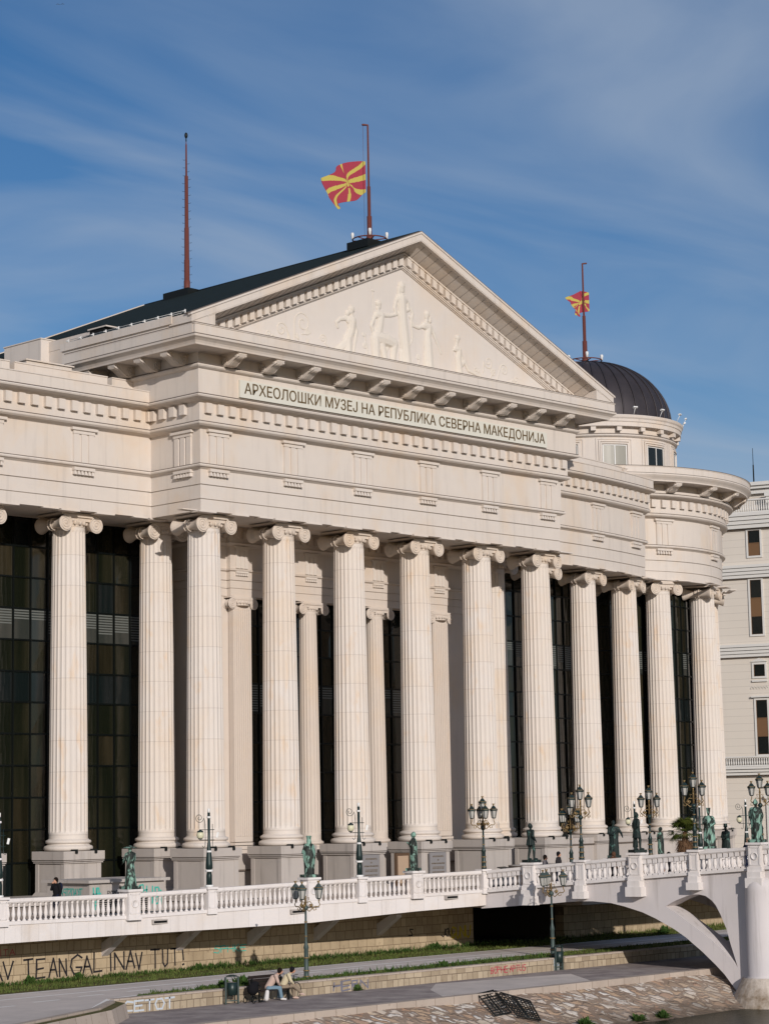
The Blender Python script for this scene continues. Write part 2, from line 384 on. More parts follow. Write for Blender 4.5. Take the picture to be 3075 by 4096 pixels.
def remesh(mb, voxel, name='tmp', smooth=2):
    me = mb.mesh(name, []); o = bpy.data.objects.new(name, me); COL.objects.link(o)
    md = o.modifiers.new('r', 'REMESH'); md.mode = 'VOXEL'; md.voxel_size = voxel; md.use_smooth_shade = True
    if smooth:
        s2 = o.modifiers.new('s', 'SMOOTH'); s2.iterations = smooth; s2.factor = .5
    dg = bpy.context.evaluated_depsgraph_get(); out = bpy.data.meshes.new_from_object(o.evaluated_get(dg))
    bpy.data.objects.remove(o); bpy.data.meshes.remove(me); out.name = name; return out
def text_mesh(txt, size=1, extrude=.01, bold=0, sx=1, spacing=1, align='LEFT'):
    cu = bpy.data.curves.new('t', 'FONT'); cu.body = txt; cu.size = size; cu.extrude = extrude; cu.offset = bold
    cu.space_character = spacing; cu.align_x = align; cu.resolution_u = 4
    o = bpy.data.objects.new('t', cu); COL.objects.link(o); dg = bpy.context.evaluated_depsgraph_get()
    me = bpy.data.meshes.new_from_object(o.evaluated_get(dg)); bpy.data.objects.remove(o); bpy.data.curves.remove(cu)
    me.transform(Matrix.Diagonal((sx, 1, 1, 1))); return me
TXT_FRONT = Matrix(((1, 0, 0, 0), (0, 0, -1, 0), (0, 1, 0, 0), (0, 0, 0, 1)))   # text x->X, y->Z, facing -Y
def put_text(name, txt, x, y, z, width, height, mat, parent, extrude=.02, bold=0.0):
    me = text_mesh(txt, 1, extrude, bold)
    xs = [v.co.x for v in me.vertices]; ys = [v.co.y for v in me.vertices]
    w = max(xs)-min(xs); h = max(ys)-min(ys); x0 = min(xs); y0 = min(ys)
    me.transform(Matrix.Translation((-x0, -y0, 0))); me.transform(Matrix.Diagonal((width/w, height/h, 1, 1)))
    me.transform(Matrix.Translation((x, y, z)) @ TXT_FRONT); me.materials.append(mat)
    return ob(name, me, [], parent)
# ================================================================= MUSEUM
X0, X1, Y0, YW = 74.77, 104.12, 85.0, 88.97
AC, AR = (104.12, 157.97), 69.0                       # centre and radius of the gently curved right wing
RC, RR = (126.5, 102.5), 11.25                        # rotunda at the corner
DC = (128.2, 101.5)                                   # drum and dome
def arc_pt(x, r=AR): dx = x-AC[0]; return (x, AC[1]-math.sqrt(r*r-dx*dx))
def arc(xa, xb, n, r=AR):
    a0 = math.asin((xa-AC[0])/AR); a1 = math.asin((xb-AC[0])/AR)
    return [(AC[0]+r*math.sin(a0+(a1-a0)*i/n), AC[1]-r*math.cos(a0+(a1-a0)*i/n)) for i in range(n+1)]
def circ(c, r, a0, a1, n): return [(c[0]+r*math.sin(R(a0+(a1-a0)*i/n)), c[1]-r*math.cos(R(a0+(a1-a0)*i/n))) for i in range(n+1)]
MUS = empty('museum_building', (89.45, 85, 0))
tag(MUS, 'huge cream neoclassical museum with fluted Ionic columns, pediment and dark dome behind the river terrace', 'museum')
bpy.context.view_layer.update()
def part(name, mb, mats, parent=None, recalc=True):
    """a part given in world coordinates, parented to the museum (or to one of its parts at the museum's origin)"""
    if isinstance(mb, MB): mb.v = [(x-89.45, y-85, z) for x, y, z in mb.v]
    return ob(name, mb, mats, parent or MUS, recalc=recalc)
def W2(x, y, z=0): return (x-89.45, y-85, z)
main_path = [(34, YW), (X0, YW), (X0, Y0), (X1, Y0), (X1, YW)]+arc(104.12, 120.6, 16)[1:]
rot_path = circ(RC, RR, -75, 110, 60)
ENT = [(-3.0, 20.11), (0, 20.11), (0, 20.70), (-.05, 20.70), (-.05, 20.745), (.02, 20.745), (.02, 21.46), (-.05, 21.46), (-.05, 21.505), (.04, 21.505), (.04, 22.28),
       (.12, 22.33), (.16, 22.36), (.27, 22.40), (.30, 22.46), (.27, 22.53), (.10, 22.55), (.10, 24.40), (.20, 24.43), (.26, 24.47), (.44, 24.52), (.54, 24.60), (.56, 24.66), (.50, 24.72), (.42, 24.74),
       (.42, 25.78), (.55, 25.79), (.62, 25.83), (.80, 25.86), (.96, 25.93), (1.0, 26.0), (.96, 26.06), (.82, 26.09), (.82, 26.3), (-3.0, 26.3)]
def dark_line(e0, e1, z): return [(e0, z+.005), (e1, z+.005), (e1, z+.04), (e0, z+.04)]  # section of a thin dark strip lying along a moulding top
FL = [(.08, .23, 22.54), (.42, .47, 24.735), (.80, .93, 26.08)]
for nm, pth in (('entablature', main_path), ('rotunda_entablature', rot_path)):
    e = part(nm, MB().sweep(ENT, pth), M['stone'])
    m = MB()
    for a, b, z in FL: m.sweep(dark_line(a, b, z), pth)
    part('dark_strip', m, M['dark_line'], e)
# dentils along every straight and curved run
def run_pts(path, step, e, skip=.5):
    out = []
    for i in range(len(path)-1):
        a = Vector(path[i][:2]); b = Vector(path[i+1][:2]); d = b-a; L_ = d.length; d.normalize(); n = Vector((d.y, -d.x))
        k = max(int((L_-2*skip)/step+.5), 0)
        for j in range(k+1):
            t = skip+(L_-2*skip)*(j/k if k else .5); out.append((a+d*t+n*e, n))
    return out
def block(m, p, n, w, e0, e1, z0, z1, mi=0):
    t = Vector((-n.y, n.x)); vs = []
    for z in (z0, z1):
        for a, e in ((-w/2, e0), (w/2, e0), (w/2, e1), (-w/2, e1)): q = p+t*a+n*e; vs.append((q.x, q.y, z))
    m.add(vs, [(3, 2, 1, 0), (4, 5, 6, 7), (0, 1, 5, 4), (1, 2, 6, 5), (2, 3, 7, 6), (3, 0, 4, 7)], mi)
m = MB()
straight = [[(34.2, YW), (X0, YW)], [(X0, YW), (X0, Y0)], [(X0-.4, Y0), (X1+.4, Y0)], [(X1, Y0), (X1, YW)]]
for s_, sk in zip(straight, (.55, .75, .5, .6)):
    for p, n in run_pts(s_, .84, 0, sk): block(m, p, n, .40, .40, .64, 25.17, 25.70)
L_ = 16.9; k = 19
for i in range(k+1):
    a = (.55+(L_-.9)*i/k)/AR*.975; n = Vector((math.sin(a), -math.cos(a))); block(m, Vector(AC)+n*AR, n, .42, .40, .64, 25.17, 25.70)
part('dentil_course', m, M['stone'])
m = MB()
for i in range(-17, 24):
    a = R(4.25*i+1); n = Vector((math.sin(a), -math.cos(a))); block(m, Vector(RC)+n*RR, n, .40, .40, .64, 25.17, 25.70)
part('rotunda_dentil_course', m, M['stone'])
# triglyph with its cap and guttae, local: x along the wall, -y out
def triglyph():
    m = MB()
    for x in (-.66, -.17, .32): m.box(x, -.10, .0, x+.34, 0, 1.52)
    m.box(-.68, -.04, 0, .68, 0, 1.52)
    m.box(-.70, -.13, 1.52, .70, 0, 1.70); m.box(-.84, -.22, 1.70, .84, 0, 1.84)
    m.box(-.68, -.16, -.40, .68, .1, -.24)
    for i in range(6):
        x = -.66+i*.23; m.add([(x+.03, -.10, -.40), (x+.14, -.10, -.40), (x+.17, -.15, -.62), (x, -.15, -.62), (x+.03, .1, -.40), (x+.14, .1, -.40), (x+.17, .1, -.62), (x, .1, -.62)],
              [(0, 1, 2, 3), (0, 3, 7, 4), (1, 5, 6, 2), (3, 2, 6, 7)])
    return m
tri0 = ob('triglyph', triglyph(), M['stone'], MUS)
first = True
def place_tri(x, y, rz, z=22.56, s=1.0):
    global first
    o = tri0 if first else copy_tree(tri0, MUS)
    first = False; o.location = W2(x, y, z); o.rotation_euler.z = rz; o.scale = (s, s, s)
CX = [76.38+5.429*i for i in range(6)]
for i in range(6): place_tri(75.92+5.39*i, Y0-.10, 0)
place_tri(X0-.10, 86.22, -PI/2); place_tri(X1+.10, 86.4, PI/2)
for x in (70.1, 64.3, 58.5, 52.7): place_tri(x, YW-.10, 0)
for x in (108.2, 113.63, 119.03): q = arc_pt(x, AR+.10); place_tri(q[0], q[1], math.asin((x-AC[0])/AR))
for a in (-46, -14.8, 16.7, 48, 80): n = (math.sin(R(a)), -math.cos(R(a))); place_tri(RC[0]+n[0]*(RR+.08), RC[1]+n[1]*(RR+.08), R(a))
# low parapets over the wings
wingL = [(34, YW), (X0+.1, YW)]
PAR = [(-.2, 26.3), (.82, 26.3), (.82, 26.70), (.86, 26.71), (.86, 26.76), (.3, 26.78), (-.2, 26.78)]
part('parapet', MB().sweep(PAR, wingL), M['stone']); part('parapet', MB().sweep(PAR, [(X1, YW)]+arc(104.12, 120.6, 16)[1:]), M['stone'])
PAR2 = [(-.9, 26.2), (-.5, 26.2), (-.5, 27.46), (-.46, 27.47), (-.46, 27.53), (-.9, 27.53)]
m = MB()
for a, b in ((34, 54.2), (54.5, 65.85), (66.15, 72.2), (72.5, 74.6)): part('upper_parapet', MB().sweep(PAR2, [(a, YW), (b, YW)]), M['stone'])
part('upper_parapet', MB().sweep(PAR2, [(X1, YW)]+arc(104.12, 118.4, 12)[1:]), M['stone']); part('upper_parapet', MB().sweep(PAR2, arc(118.7, 120.4, 3)), M['stone'])
# ---- portico attic and cornice
port = [(X0, 93.1), (X0, Y0), (X1, Y0), (X1, 93.1)]
COR = [(-1.5, 26.3), (.82, 26.3), (.82, 27.42), (.90, 27.44), (1.0, 27.50), (1.04, 27.57), (1.0, 27.64), (.82, 27.68), (.82, 28.26), (1.0, 28.30), (2.26, 28.30), (2.26, 28.25), (2.33, 28.25),
       (2.36, 28.34), (2.42, 28.44), (2.54, 28.54), (2.64, 28.60), (2.66, 28.70), (2.58, 28.74), (2.58, 29.22), (2.62, 29.24), (2.62, 29.28), (.4, 29.46), (-1.5, 29.46)]
c = part('portico_cornice', MB().sweep(COR, port), M['stone'])
m = MB()
for a, b, z in ((.82, .99, 27.66), (2.56, 2.63, 28.725), (2.4, 2.63, 29.28)): m.sweep(dark_line(a, b, z), port)
part('dark_strip', m, M['dark_line'], c)
ROT = [(-1.5, 26.09), (.60, 26.09), (.60, 26.80), (2.0, 26.82), (2.0, 26.77), (2.06, 26.77), (2.08, 26.86), (2.16, 26.96), (2.28, 27.08), (2.36, 27.18), (2.36, 27.26), (2.30, 27.28), (2.30, 27.70), (2.33, 27.71), (2.33, 27.76), (-1.5, 27.80)]
rotc = circ(RC, RR, -80, 115, 70)
c = part('rotunda_cornice', MB().sweep(ROT, rotc), M['stone']); m = MB()
for a, b, z in ((.6, .93, 26.08), (2.28, 2.34, 27.265), (2.2, 2.35, 27.755)): m.sweep(dark_line(a, b, z), rotc)
part('dark_strip', m, M['dark_line'], c)
def modillion():
    pr = [(0, 0), (1.38, 0), (1.42, -.12), (1.36, -.24), (1.20, -.30), (1.04, -.31), (.90, -.38), (.78, -.50), (.62, -.60), (.42, -.64), (.2, -.63), (.05, -.60), (0, -.58)]
    m = MB(); m.poly([pr], -.27, .27, lambda a, b, d: (d, -a, b))
    m.box(-.35, -1.46, -.06, .35, 0, .0)
    for s_ in (-1, 1):
        for (cx, cz, r0) in ((.32, -.33, .25), (1.20, -.16, .12)):
            pts = [(s_*.29, -(cx+r0*(1-t/26)*math.cos(t*.55+2)), cz+r0*(1-t/26)*math.sin(t*.55+2)) for t in range(24)]
            m.tube(pts, .032, 4)
        m.tube([(s_*.27, -1.38, -.2), (s_*.27, -1.04, -.31), (s_*.27, -.84, -.44), (s_*.27, -.62, -.6), (s_*.27, -.35, -.64)], .04, 5)
    for k in range(5): m.tube([(-.14+.07*k, -1.35, -.25), (-.15+.075*k, -1.0, -.34), (-.15+.075*k, -.64, -.6), (-.14+.07*k, -.35, -.65)], .035, 4)
    return m
mod0 = ob('modillion', modillion(), M['stone'], MUS); mfirst = True
def place_mod(x, y, rz, z, s=1.0):
    global mfirst
    o = mod0 if mfirst else copy_tree(mod0, MUS)
    mfirst = False; o.location = W2(x, y, z); o.rotation_euler.z = rz; o.scale = (s, s, s)
for k in range(-5, 6): place_mod(89.36+k*2.71, Y0-.82, 0, 28.295)
for k in range(4): place_mod(X0-.82, 85.30+k*2.15, -PI/2, 28.295); place_mod(X1+.82, 85.3+k*2.15, PI/2, 28.295)
for k in range(-4, 7): a = 1.4+16.1*k; place_mod(RC[0]+math.sin(R(a))*(RR+.6), RC[1]-math.cos(R(a))*(RR+.6), R(a), 26.805, .98)
# ---- inscription
sg = part('inscription_panel', MB().box(76.75, 84.06, 26.20, 102.0, 84.2, 27.14), M['signm'])
sg_t = put_text('lettering', 'АРХЕОЛОШКИ МУЗЕЈ НА РЕПУБЛИКА СЕВЕРНА МАКЕДОНИЈА', 77.06-89.45, 84.05-85, 26.31, 24.72, .73, M['letter'], sg, .015, .004)
# ---- pediment
XM, ZR, SL = 89.45, 37.2, .4236
def zr(x): return ZR-SL*abs(x-XM)
def rake(m, y0, y1, d0, d1, xa, xb, mi=0, cut=None):
    for s_ in (-1, 1):
        pts = [XM, xb] if s_ > 0 else [xa, XM]
        vs = []
        for x in pts:
            for y, d in ((y0, d0), (y1, d0), (y1, d1), (y0, d1)): vs.append((x, y, zr(x)+d))
        m.add(vs, [(0, 1, 5, 4), (1, 2, 6, 5), (2, 3, 7, 6), (3, 0, 4, 7), (0, 3, 2, 1), (4, 5, 6, 7)], mi)
m = MB(); rake(m, 82.56, 84.3, -.50, -.04, 72.1, 106.8)
for s_ in (-1, 1):
    xs_ = [XM, 105.4] if s_ > 0 else [73.5, XM]
    m.add([(x, y, zr(x)+d) for x in xs_ for y, d in ((82.82, -.505), (84.25, -1.10), (84.25, -.505))], [(0, 1, 4, 3), (1, 2, 5, 4), (0, 3, 5, 2), (0, 2, 1), (3, 4, 5)])
rake(m, 82.50, 82.72, -.13, -.02, 72.0, 106.9)
rake(m, 82.58, 82.8, -.56, -.50, 73.2, 105.7)
rc_ = part('raking_cornice', m, M['stone'])
m = MB(); rake(m, 82.5, 83.0, -.02, .02, 71.98, 106.92); part('dark_strip', m, M['dark_line'], rc_)
m = MB()
for s_ in (-1, 1):
    for k in range(1, 30):
        x = XM+s_*k*.58; z = zr(x); m.add([(x-.014, 82.84, z-.523), (x+.014, 82.84, z-.523), (x+.014, 83.95, z-.985), (x-.014, 83.95, z-.985)], [(0, 1, 2, 3)])
part('soffit_joints', m, M['dark_line'], rc_)
m = MB()
rake(m, 83.86, 84.3, -1.10, -1.0, 74.4, 104.5); rake(m, 83.95, 84.3, -1.20, -1.10, 74.6, 104.3)
rake(m, 84.12, 84.3, -1.68, -1.20, 74.9, 104.0); rake(m, 83.98, 84.3, -1.76, -1.68, 75.2, 103.7); rake(m, 84.04, 84.3, -1.84, -1.76, 75.3, 103.6); rake(m, 84.12, 84.3, -1.90, -1.84, 75.4, 103.5)
part('raking_moulding', m, M['stone'])
m = MB()
for s_ in (-1, 1):
    for k in range(29):
        x = XM+s_*(.33+.53*k)
        if zr(x)-1.65 < 29.2: continue
        xa, xb = x-.165, x+.165; za, zb = zr(xa)-1.20, zr(xb)-1.20; h = .46
        vs = [(xx, yy, zz) for yy in (83.80, 84.13) for xx, zz in ((xa, za-h), (xb, zb-h), (xb, zb), (xa, za))]
        m.add(vs, [(0, 1, 2, 3), (4, 7, 6, 5), (0, 4, 5, 1), (1, 5, 6, 2), (2, 6, 7, 3), (3, 7, 4, 0)])
part('raking_dentil_course', m, M['stone'])
m = MB().poly([[(73.5, 29.2), (105.4, 29.2), (105.4, zr(105.4)-.55), (XM, ZR-.55), (73.5, zr(73.5)-.55)]], 84.2, 84.5, lambda a, b, d: (a, d, b))
tym = part('tympanum', m, M['tymp'])
# corner blocks where the raking cornice lands on the flat one
for xa, xb in ((72.16, 73.75), (105.15, 106.74)):
    m = MB(); m.poly([[(xa, 28.72), (xb, 28.72), (xb, zr(xb)-.5), (xa, zr(xa)-.5)]], 82.60, 84.2, lambda a, b, d: (a, d, b)); part('corner_block', m, M['stone'])
# relief figures
def rp(m, pts, r, n=8):
    q_ = 1.22 if n == 8 else 1.0
    r = [a*q_ for a in r] if isinstance(r, (list, tuple)) else r*q_
    for i in range(len(pts)-1):
        a, b = pts[i], pts[i+1]; ra = r[i] if isinstance(r, (list, tuple)) else r; rb = r[i+1] if isinstance(r, (list, tuple)) else r
        m.capsule((a[0], 0, a[1]), (b[0], 0, b[1]), ra, rb, n)
def spiral(m, cx, cz, r0, turns=1.6, dirn=1, r=.06, tail=None, a0=0):
    pts = [];
    for t in range(25):
        f = t/24; a = a0+dirn*f*turns*2*PI; q = r0*(1-f*.85); pts.append((cx+q*math.cos(a), cz+q*math.sin(a)))
    rp(m, pts, r, 5)
    if tail: rp(m, [tail, pts[0]], r*1.1, 5)
m = MB()
rp(m, [(85.33, 32.27), (85.30, 32.18)], [.22, .17]); rp(m, [(85.06, 32.08), (85.0, 32.0)], .14); rp(m, [(85.33, 32.1), (85.42, 31.75)], [.11, .14])
rp(m, [(85.15, 31.62), (85.35, 31.60), (85.3, 31.1), (85.0, 30.45), (84.9, 29.6)], [.22, .28, .24, .27, .36]); rp(m, [(84.95, 31.72), (84.45, 31.62), (84.15, 31.38)], [.13, .11, .09]); rp(m, [(84.1, 31.4), (84.25, 31.1)], .08)
rp(m, [(84.9, 30.3), (84.2, 29.75), (83.7, 29.6)], [.25, .24, .15]); rp(m, [(85.5, 31.6), (85.72, 31.1), (85.6, 30.5), (85.45, 29.85)], [.1, .12, .1, .08])
for k in range(4): rp(m, [(84.8+.13*k, 30.8), (84.35+.28*k, 29.7)], .07, 5)
rp(m, [(87.09, 33.65), (87.25, 29.6)], .045, 5); rp(m, [(87.02, 33.66), (87.18, 33.66)], .05)
rp(m, [(87.52, 32.95), (87.56, 32.82)], [.21, .16]); rp(m, [(87.45, 32.7), (87.55, 32.4)], .12)
rp(m, [(87.4, 32.30), (87.72, 32.28), (87.60, 31.7), (87.45, 31.2)], [.2, .22, .24, .25]); rp(m, [(87.8, 32.35), (88.5, 32.42), (88.95, 32.55), (89.55, 32.86)], [.12, .10, .09, .08])
rp(m, [(87.3, 32.35), (86.92, 31.6), (87.1, 31.2)], [.12, .11, .09]); rp(m, [(87.3, 31.0), (88.1, 30.95), (88.75, 30.8), (88.6, 29.7)], [.3, .32, .27, .17]); rp(m, [(87.2, 30.8), (87.25, 29.7)], [.3, .26]); rp(m, [(87.7, 30.8), (88.0, 29.7)], [.22, .2])
for k in range(4): rp(m, [(88.7-.25*k, 31.0-.1*k), (88.0+.02*k, 30.1-.13*k)], .06, 5)
rp(m, [(89.44, 34.26), (89.46, 34.08)], [.25, .19]); rp(m, [(89.25, 34.1), (89.2, 33.6)], [.14, .1]); rp(m, [(89.62, 34.1), (89.6, 33.7)], [.1, .08])
rp(m, [(89.15, 33.5), (89.7, 33.5)], .2); rp(m, [(89.42, 33.5), (89.45, 32.9), (89.48, 32.4), (89.6, 31.2), (89.75, 29.8)], [.3, .3, .3, .34, .32]); rp(m, [(89.0, 33.45), (88.85, 32.9), (88.95, 32.65)], .11)
rp(m, [(89.9, 33.45), (90.0, 33.0), (89.8, 32.9)], .11); rp(m, [(90.0, 33.4), (90.35, 32.8), (90.2, 32.3), (90.3, 31.3), (90.1, 30.9)], [.06, .10, .08, .06, .04])
for k in range(4): rp(m, [(89.25+.15*k, 32.5), (89.4+.17*k, 29.9)], .07, 5)
rp(m, [(89.3, 30.4), (89.35, 29.6)], .14); rp(m, [(89.9, 30.3), (90.0, 29.6)], .13)
rp(m, [(91.56, 32.94), (91.54, 32.82)], [.20, .16]); rp(m, [(91.82, 32.72), (91.82, 32.6)], .12); rp(m, [(91.55, 32.7), (91.5, 32.4)], .11)
rp(m, [(91.3, 32.25), (91.7, 32.2), (91.58, 31.6), (91.6, 31.3), (91.6, 29.7)], [.2, .2, .22, .26, .36]); rp(m, [(91.2, 32.2), (90.8, 32.05), (90.42, 32.1), (90.1, 32.6)], [.12, .1, .09, .07]); rp(m, [(91.85, 32.2), (92.1, 31.9), (92.5, 31.2), (92.72, 30.8)], [.14, .12, .08, .06])
rp(m, [(92.74, 30.85), (92.8, 29.8)], .035, 4)
for k in range(4): rp(m, [(91.35+.15*k, 31.4), (91.3+.19*k, 29.6)], .07, 5)
rp(m, [(94.16, 31.9), (94.14, 31.78)], [.2, .15]); rp(m, [(94.12, 31.7), (94.08, 31.4)], .1); rp(m, [(93.95, 31.25), (94.3, 31.25), (94.18, 30.7), (94.25, 29.8)], [.16, .16, .22, .26]); rp(m, [(94.4, 31.2), (94.6, 30.6), (94.4, 30.1)], .09)
rp(m, [(94.3, 30.2), (94.75, 30.6), (95.1, 30.1), (95.6, 30.0), (96.35, 29.75)], [.15, .12, .1, .09, .07]); rp(m, [(93.75, 31.2), (93.7, 30.6), (93.72, 29.7)], .04, 5)
for (cx, cz, r0, d, tl, a0) in ((79.95, 30.35, .42, 1, (80.6, 29.9), 0), (81.55, 30.95, .62, -1, (80.9, 29.8), PI), (81.9, 30.45, .2, 1, (81.5, 30.3), 0), (83.07, 30.3, .28, 1, (83.5, 29.9), -1), (79.0, 30.0, .25, -1, (79.6, 29.75), 0),
        (96.9, 30.85, .42, 1, (96.4, 30.2), PI), (95.76, 30.25, .22, -1, (96.2, 29.9), 0), (98.3, 30.55, .38, -1, (97.6, 29.8), PI), (97.35, 30.25, .22, 1, (97.0, 29.9), 1), (99.4, 30.1, .28, 1, (98.8, 29.8), PI), (86.4, 30.35, .2, 1, (86.5, 29.8), 0), (90.75, 30.3, .18, 1, (90.7, 29.75), 0), (86.3, 31.0, .12, -1, (86.45, 30.5), 0)):
    spiral(m, cx, cz, r0, 1.5, d, .055, tl, a0)
for (x, z, a) in ((80.4, 30.1, .8), (81.2, 30.3, 1.9), (81.9, 30.1, 1.2), (80.8, 30.0, 2.5), (97.7, 30.0, 2.2), (98.7, 29.95, .9), (97.2, 30.5, 1.5)):
    for k in range(3): rp(m, [(x, z-.3), (x+.35*math.cos(a+k*.4), z-.3+.4*math.sin(a+k*.4))], [.07, .03], 5)
m.v = [(x, 84.20+y*.62, z) for x, y, z in m.v]
me = remesh(m, .034, 'relief', 0)
me.transform(Matrix.Translation((-89.45, -85, 0))); me.materials.append(M['relief']); ob('relief_figures', me, [], tym)
# ---- roof
m = MB()
for s_ in (-1, 1):
    for (ya, yb, xe) in ((82.62, 93.3, 17.33), (93.3, 107.2, 15.4)):
        xa = XM; xb = XM+s_*xe
        m.add([(x, y, zr(x)+d) for x in (xa, xb) for y in (ya, yb) for d in (-.04, .0)], [(0, 1, 5, 4), (0, 2, 3, 1), (2, 6, 7, 3), (4, 5, 7, 6), (0, 4, 6, 2), (1, 3, 7, 5)])
roof = part('roof', m, M['roof'])
m = MB()
for s_ in (-1, 1):
    x0_, x1_ = XM, XM+s_*15.5
    m.add([(x, y, zr(x)+d) for x in (x0_, x1_) for y in (107.1, 107.3) for d in (-.5, .06)], [(0, 1, 5, 4), (0, 2, 3, 1), (2, 6, 7, 3), (4, 5, 7, 6), (0, 4, 6, 2), (1, 3, 7, 5)])
part('rear_verge', m, M['stone'], roof)
part('ridge_cap', MB().tube([(XM, 82.7, 37.2), (XM, 107, 37.2)], .06, 6), M['darkmetal'], roof)
m = MB(); m.box(75.6, 86.6, 20.35, 103.3, 107, 29.4)
m.box(74.02, 93.15, 26.2, 75.7, 107, 30.3); m.box(74.0, 93.2, 30.3, 74.5, 97.0, 30.86); m.box(103.2, 93.15, 26, 104.88, 107, 30.3)
part('upper_wall', m, M['stone'])
m = MB(); m.box(73.45, 96.9, 26.2, 75.2, 100.3, 30.98); m.box(73.40, 96.85, 30.98, 75.2, 100.35, 31.04); m.box(68.8, 92, 26.2, 71.8, 100, 28.35); m.box(68.7, 91.9, 28.35, 71.9, 100, 28.42)
part('stair_head', m, M['stone'])
m = MB(); m.box(73.98, 91.9, 30.3, 75.4, 93.2, 30.9); part('dormer', m, M['voidm'])
part('dormer_roof', MB().box(73.9, 91.7, 30.9, 75.6, 93.3, 30.97), M['stone'])
m = MB()
for k in range(10): y = 83.3+k*1.07; m.box(72.30, y, 29.8, 72.36, y+.07, 30.13); m.box(72.2, y-.02, 30.0, 72.3, y+.09, 30.05)
for z in (29.98, 30.08): m.tube([(72.33, 83.3, z), (72.33, 93.0, z)], .012, 4)
part('snow_guard', m, M['whitem'])
m = MB(); m.box(72.16, 84.1, 28.74, 72.5, 93.3, 29.84); m.box(72.06, 84.1, 29.46, 72.3, 93.35, 29.88); part('eave_fascia', m, M['stone'])
m = MB(); m.box(106.4, 84.1, 28.74, 106.74, 93.3, 29.84); part('eave_fascia', m, M['stone'])
# wing roof decks
m = MB(); m.box(34, YW+.3, 26.1, 74.6, 107, 26.3); m.add([(x, y, z) for z in (26.1, 26.25) for x, y in [(104, 107)]+[(104.2, YW+.5)]+arc(104.5, 120.2, 8, AR-.4)+[(124, 107)]], [tuple(range(12)), tuple(range(12, 24))])
part('wing_roof', m, M['plinth'])
# ---- ceiling of the colonnade
m = MB(); m.box(X0+.1, Y0+2.6, 20.13, X1-.1, 94, 20.3); m.box(34, YW+2.6, 20.13, X0+.1, 94, 20.3); m.box(X1-.1, YW+2.6, 20.13, 121.5, 100, 20.3)
m.lathe([(0.01, 20.14), (9, 20.14), (9, 20.3)], (RC[0], RC[1], 0), 40, sm=False)
part('portico_ceiling', m, M['carved'])
# ---- inner wall behind the portico
m = MB()
m.box(78.86, 89.56, 0, 80.82, 92.9, 20.13); m.box(98.1, 89.56, 0, 100.04, 92.9, 20.13); m.box(80.755, 89.32, 0, 82.1, 91.2, 20.13); m.box(96.8, 89.32, 0, 98.15, 91.2, 20.13)
m.box(82.1, 89.9, 16.4, 96.8, 91.2, 20.13)
iw = part('inner_wall', m, M['inner'])
m = MB(); INN = [(-.5, 16.32), (0, 16.32), (0, 16.72), (-.03, 16.72), (-.03, 16.76), (.02, 16.76), (.02, 17.16), (-.03, 17.16), (-.03, 17.20), (.04, 17.20), (.04, 17.66), (.16, 17.72), (.18, 17.80), (.06, 17.84), (.06, 19.05), (.2, 19.12), (.3, 19.22), (.24, 19.32), (.24, 20.12), (-.5, 20.12)]
ip = [(78.8, 92.9), (78.8, 89.5), (80.6, 89.5), (80.6, 89.2), (98.3, 89.2), (98.3, 89.5), (100.1, 89.5), (100.1, 92.9)]
m.sweep(INN, ip); part('inner_entablature', m, M['inner'], iw)
m = MB()
for s_ in ([(78.8, 92.8), (78.8, 89.6)], [(78.9, 89.5), (80.5, 89.5)], [(80.6, 89.2), (98.3, 89.2)], [(98.4, 89.5), (100, 89.5)]):
    for p, n in run_pts(s_, .55, 0, .25): block(m, p, n, .27, .2, .40, 19.5, 19.9)
part('inner_dentil_course', m, M['inner'], iw)
for x in (81.37, 86.7, 92.2, 97.53): place_tri(x, 89.14, 0, 17.86, .66)
m = MB(); m.box(78.6, 88.95, 0, 82.2, 93, 1.35); m.box(96.7, 88.95, 0, 100.3, 93, 1.35); m.box(78.5, 88.8, 1.35, 82.3, 93, 1.43, 1); m.box(78.5, 88.85, 1.43, 82.3, 93, 2.2); m.box(96.6, 88.8, 1.35, 100.4, 93, 1.43, 1); m.box(96.6, 88.85, 1.43, 100.4, 93, 2.2)
for x in (86.81, 92.24): m.box(x-.75, 88.6, 0, x+.75, 90.2, 2.2)
part('inner_plinth', m, [M['plinth'], M['dark_line']], iw)
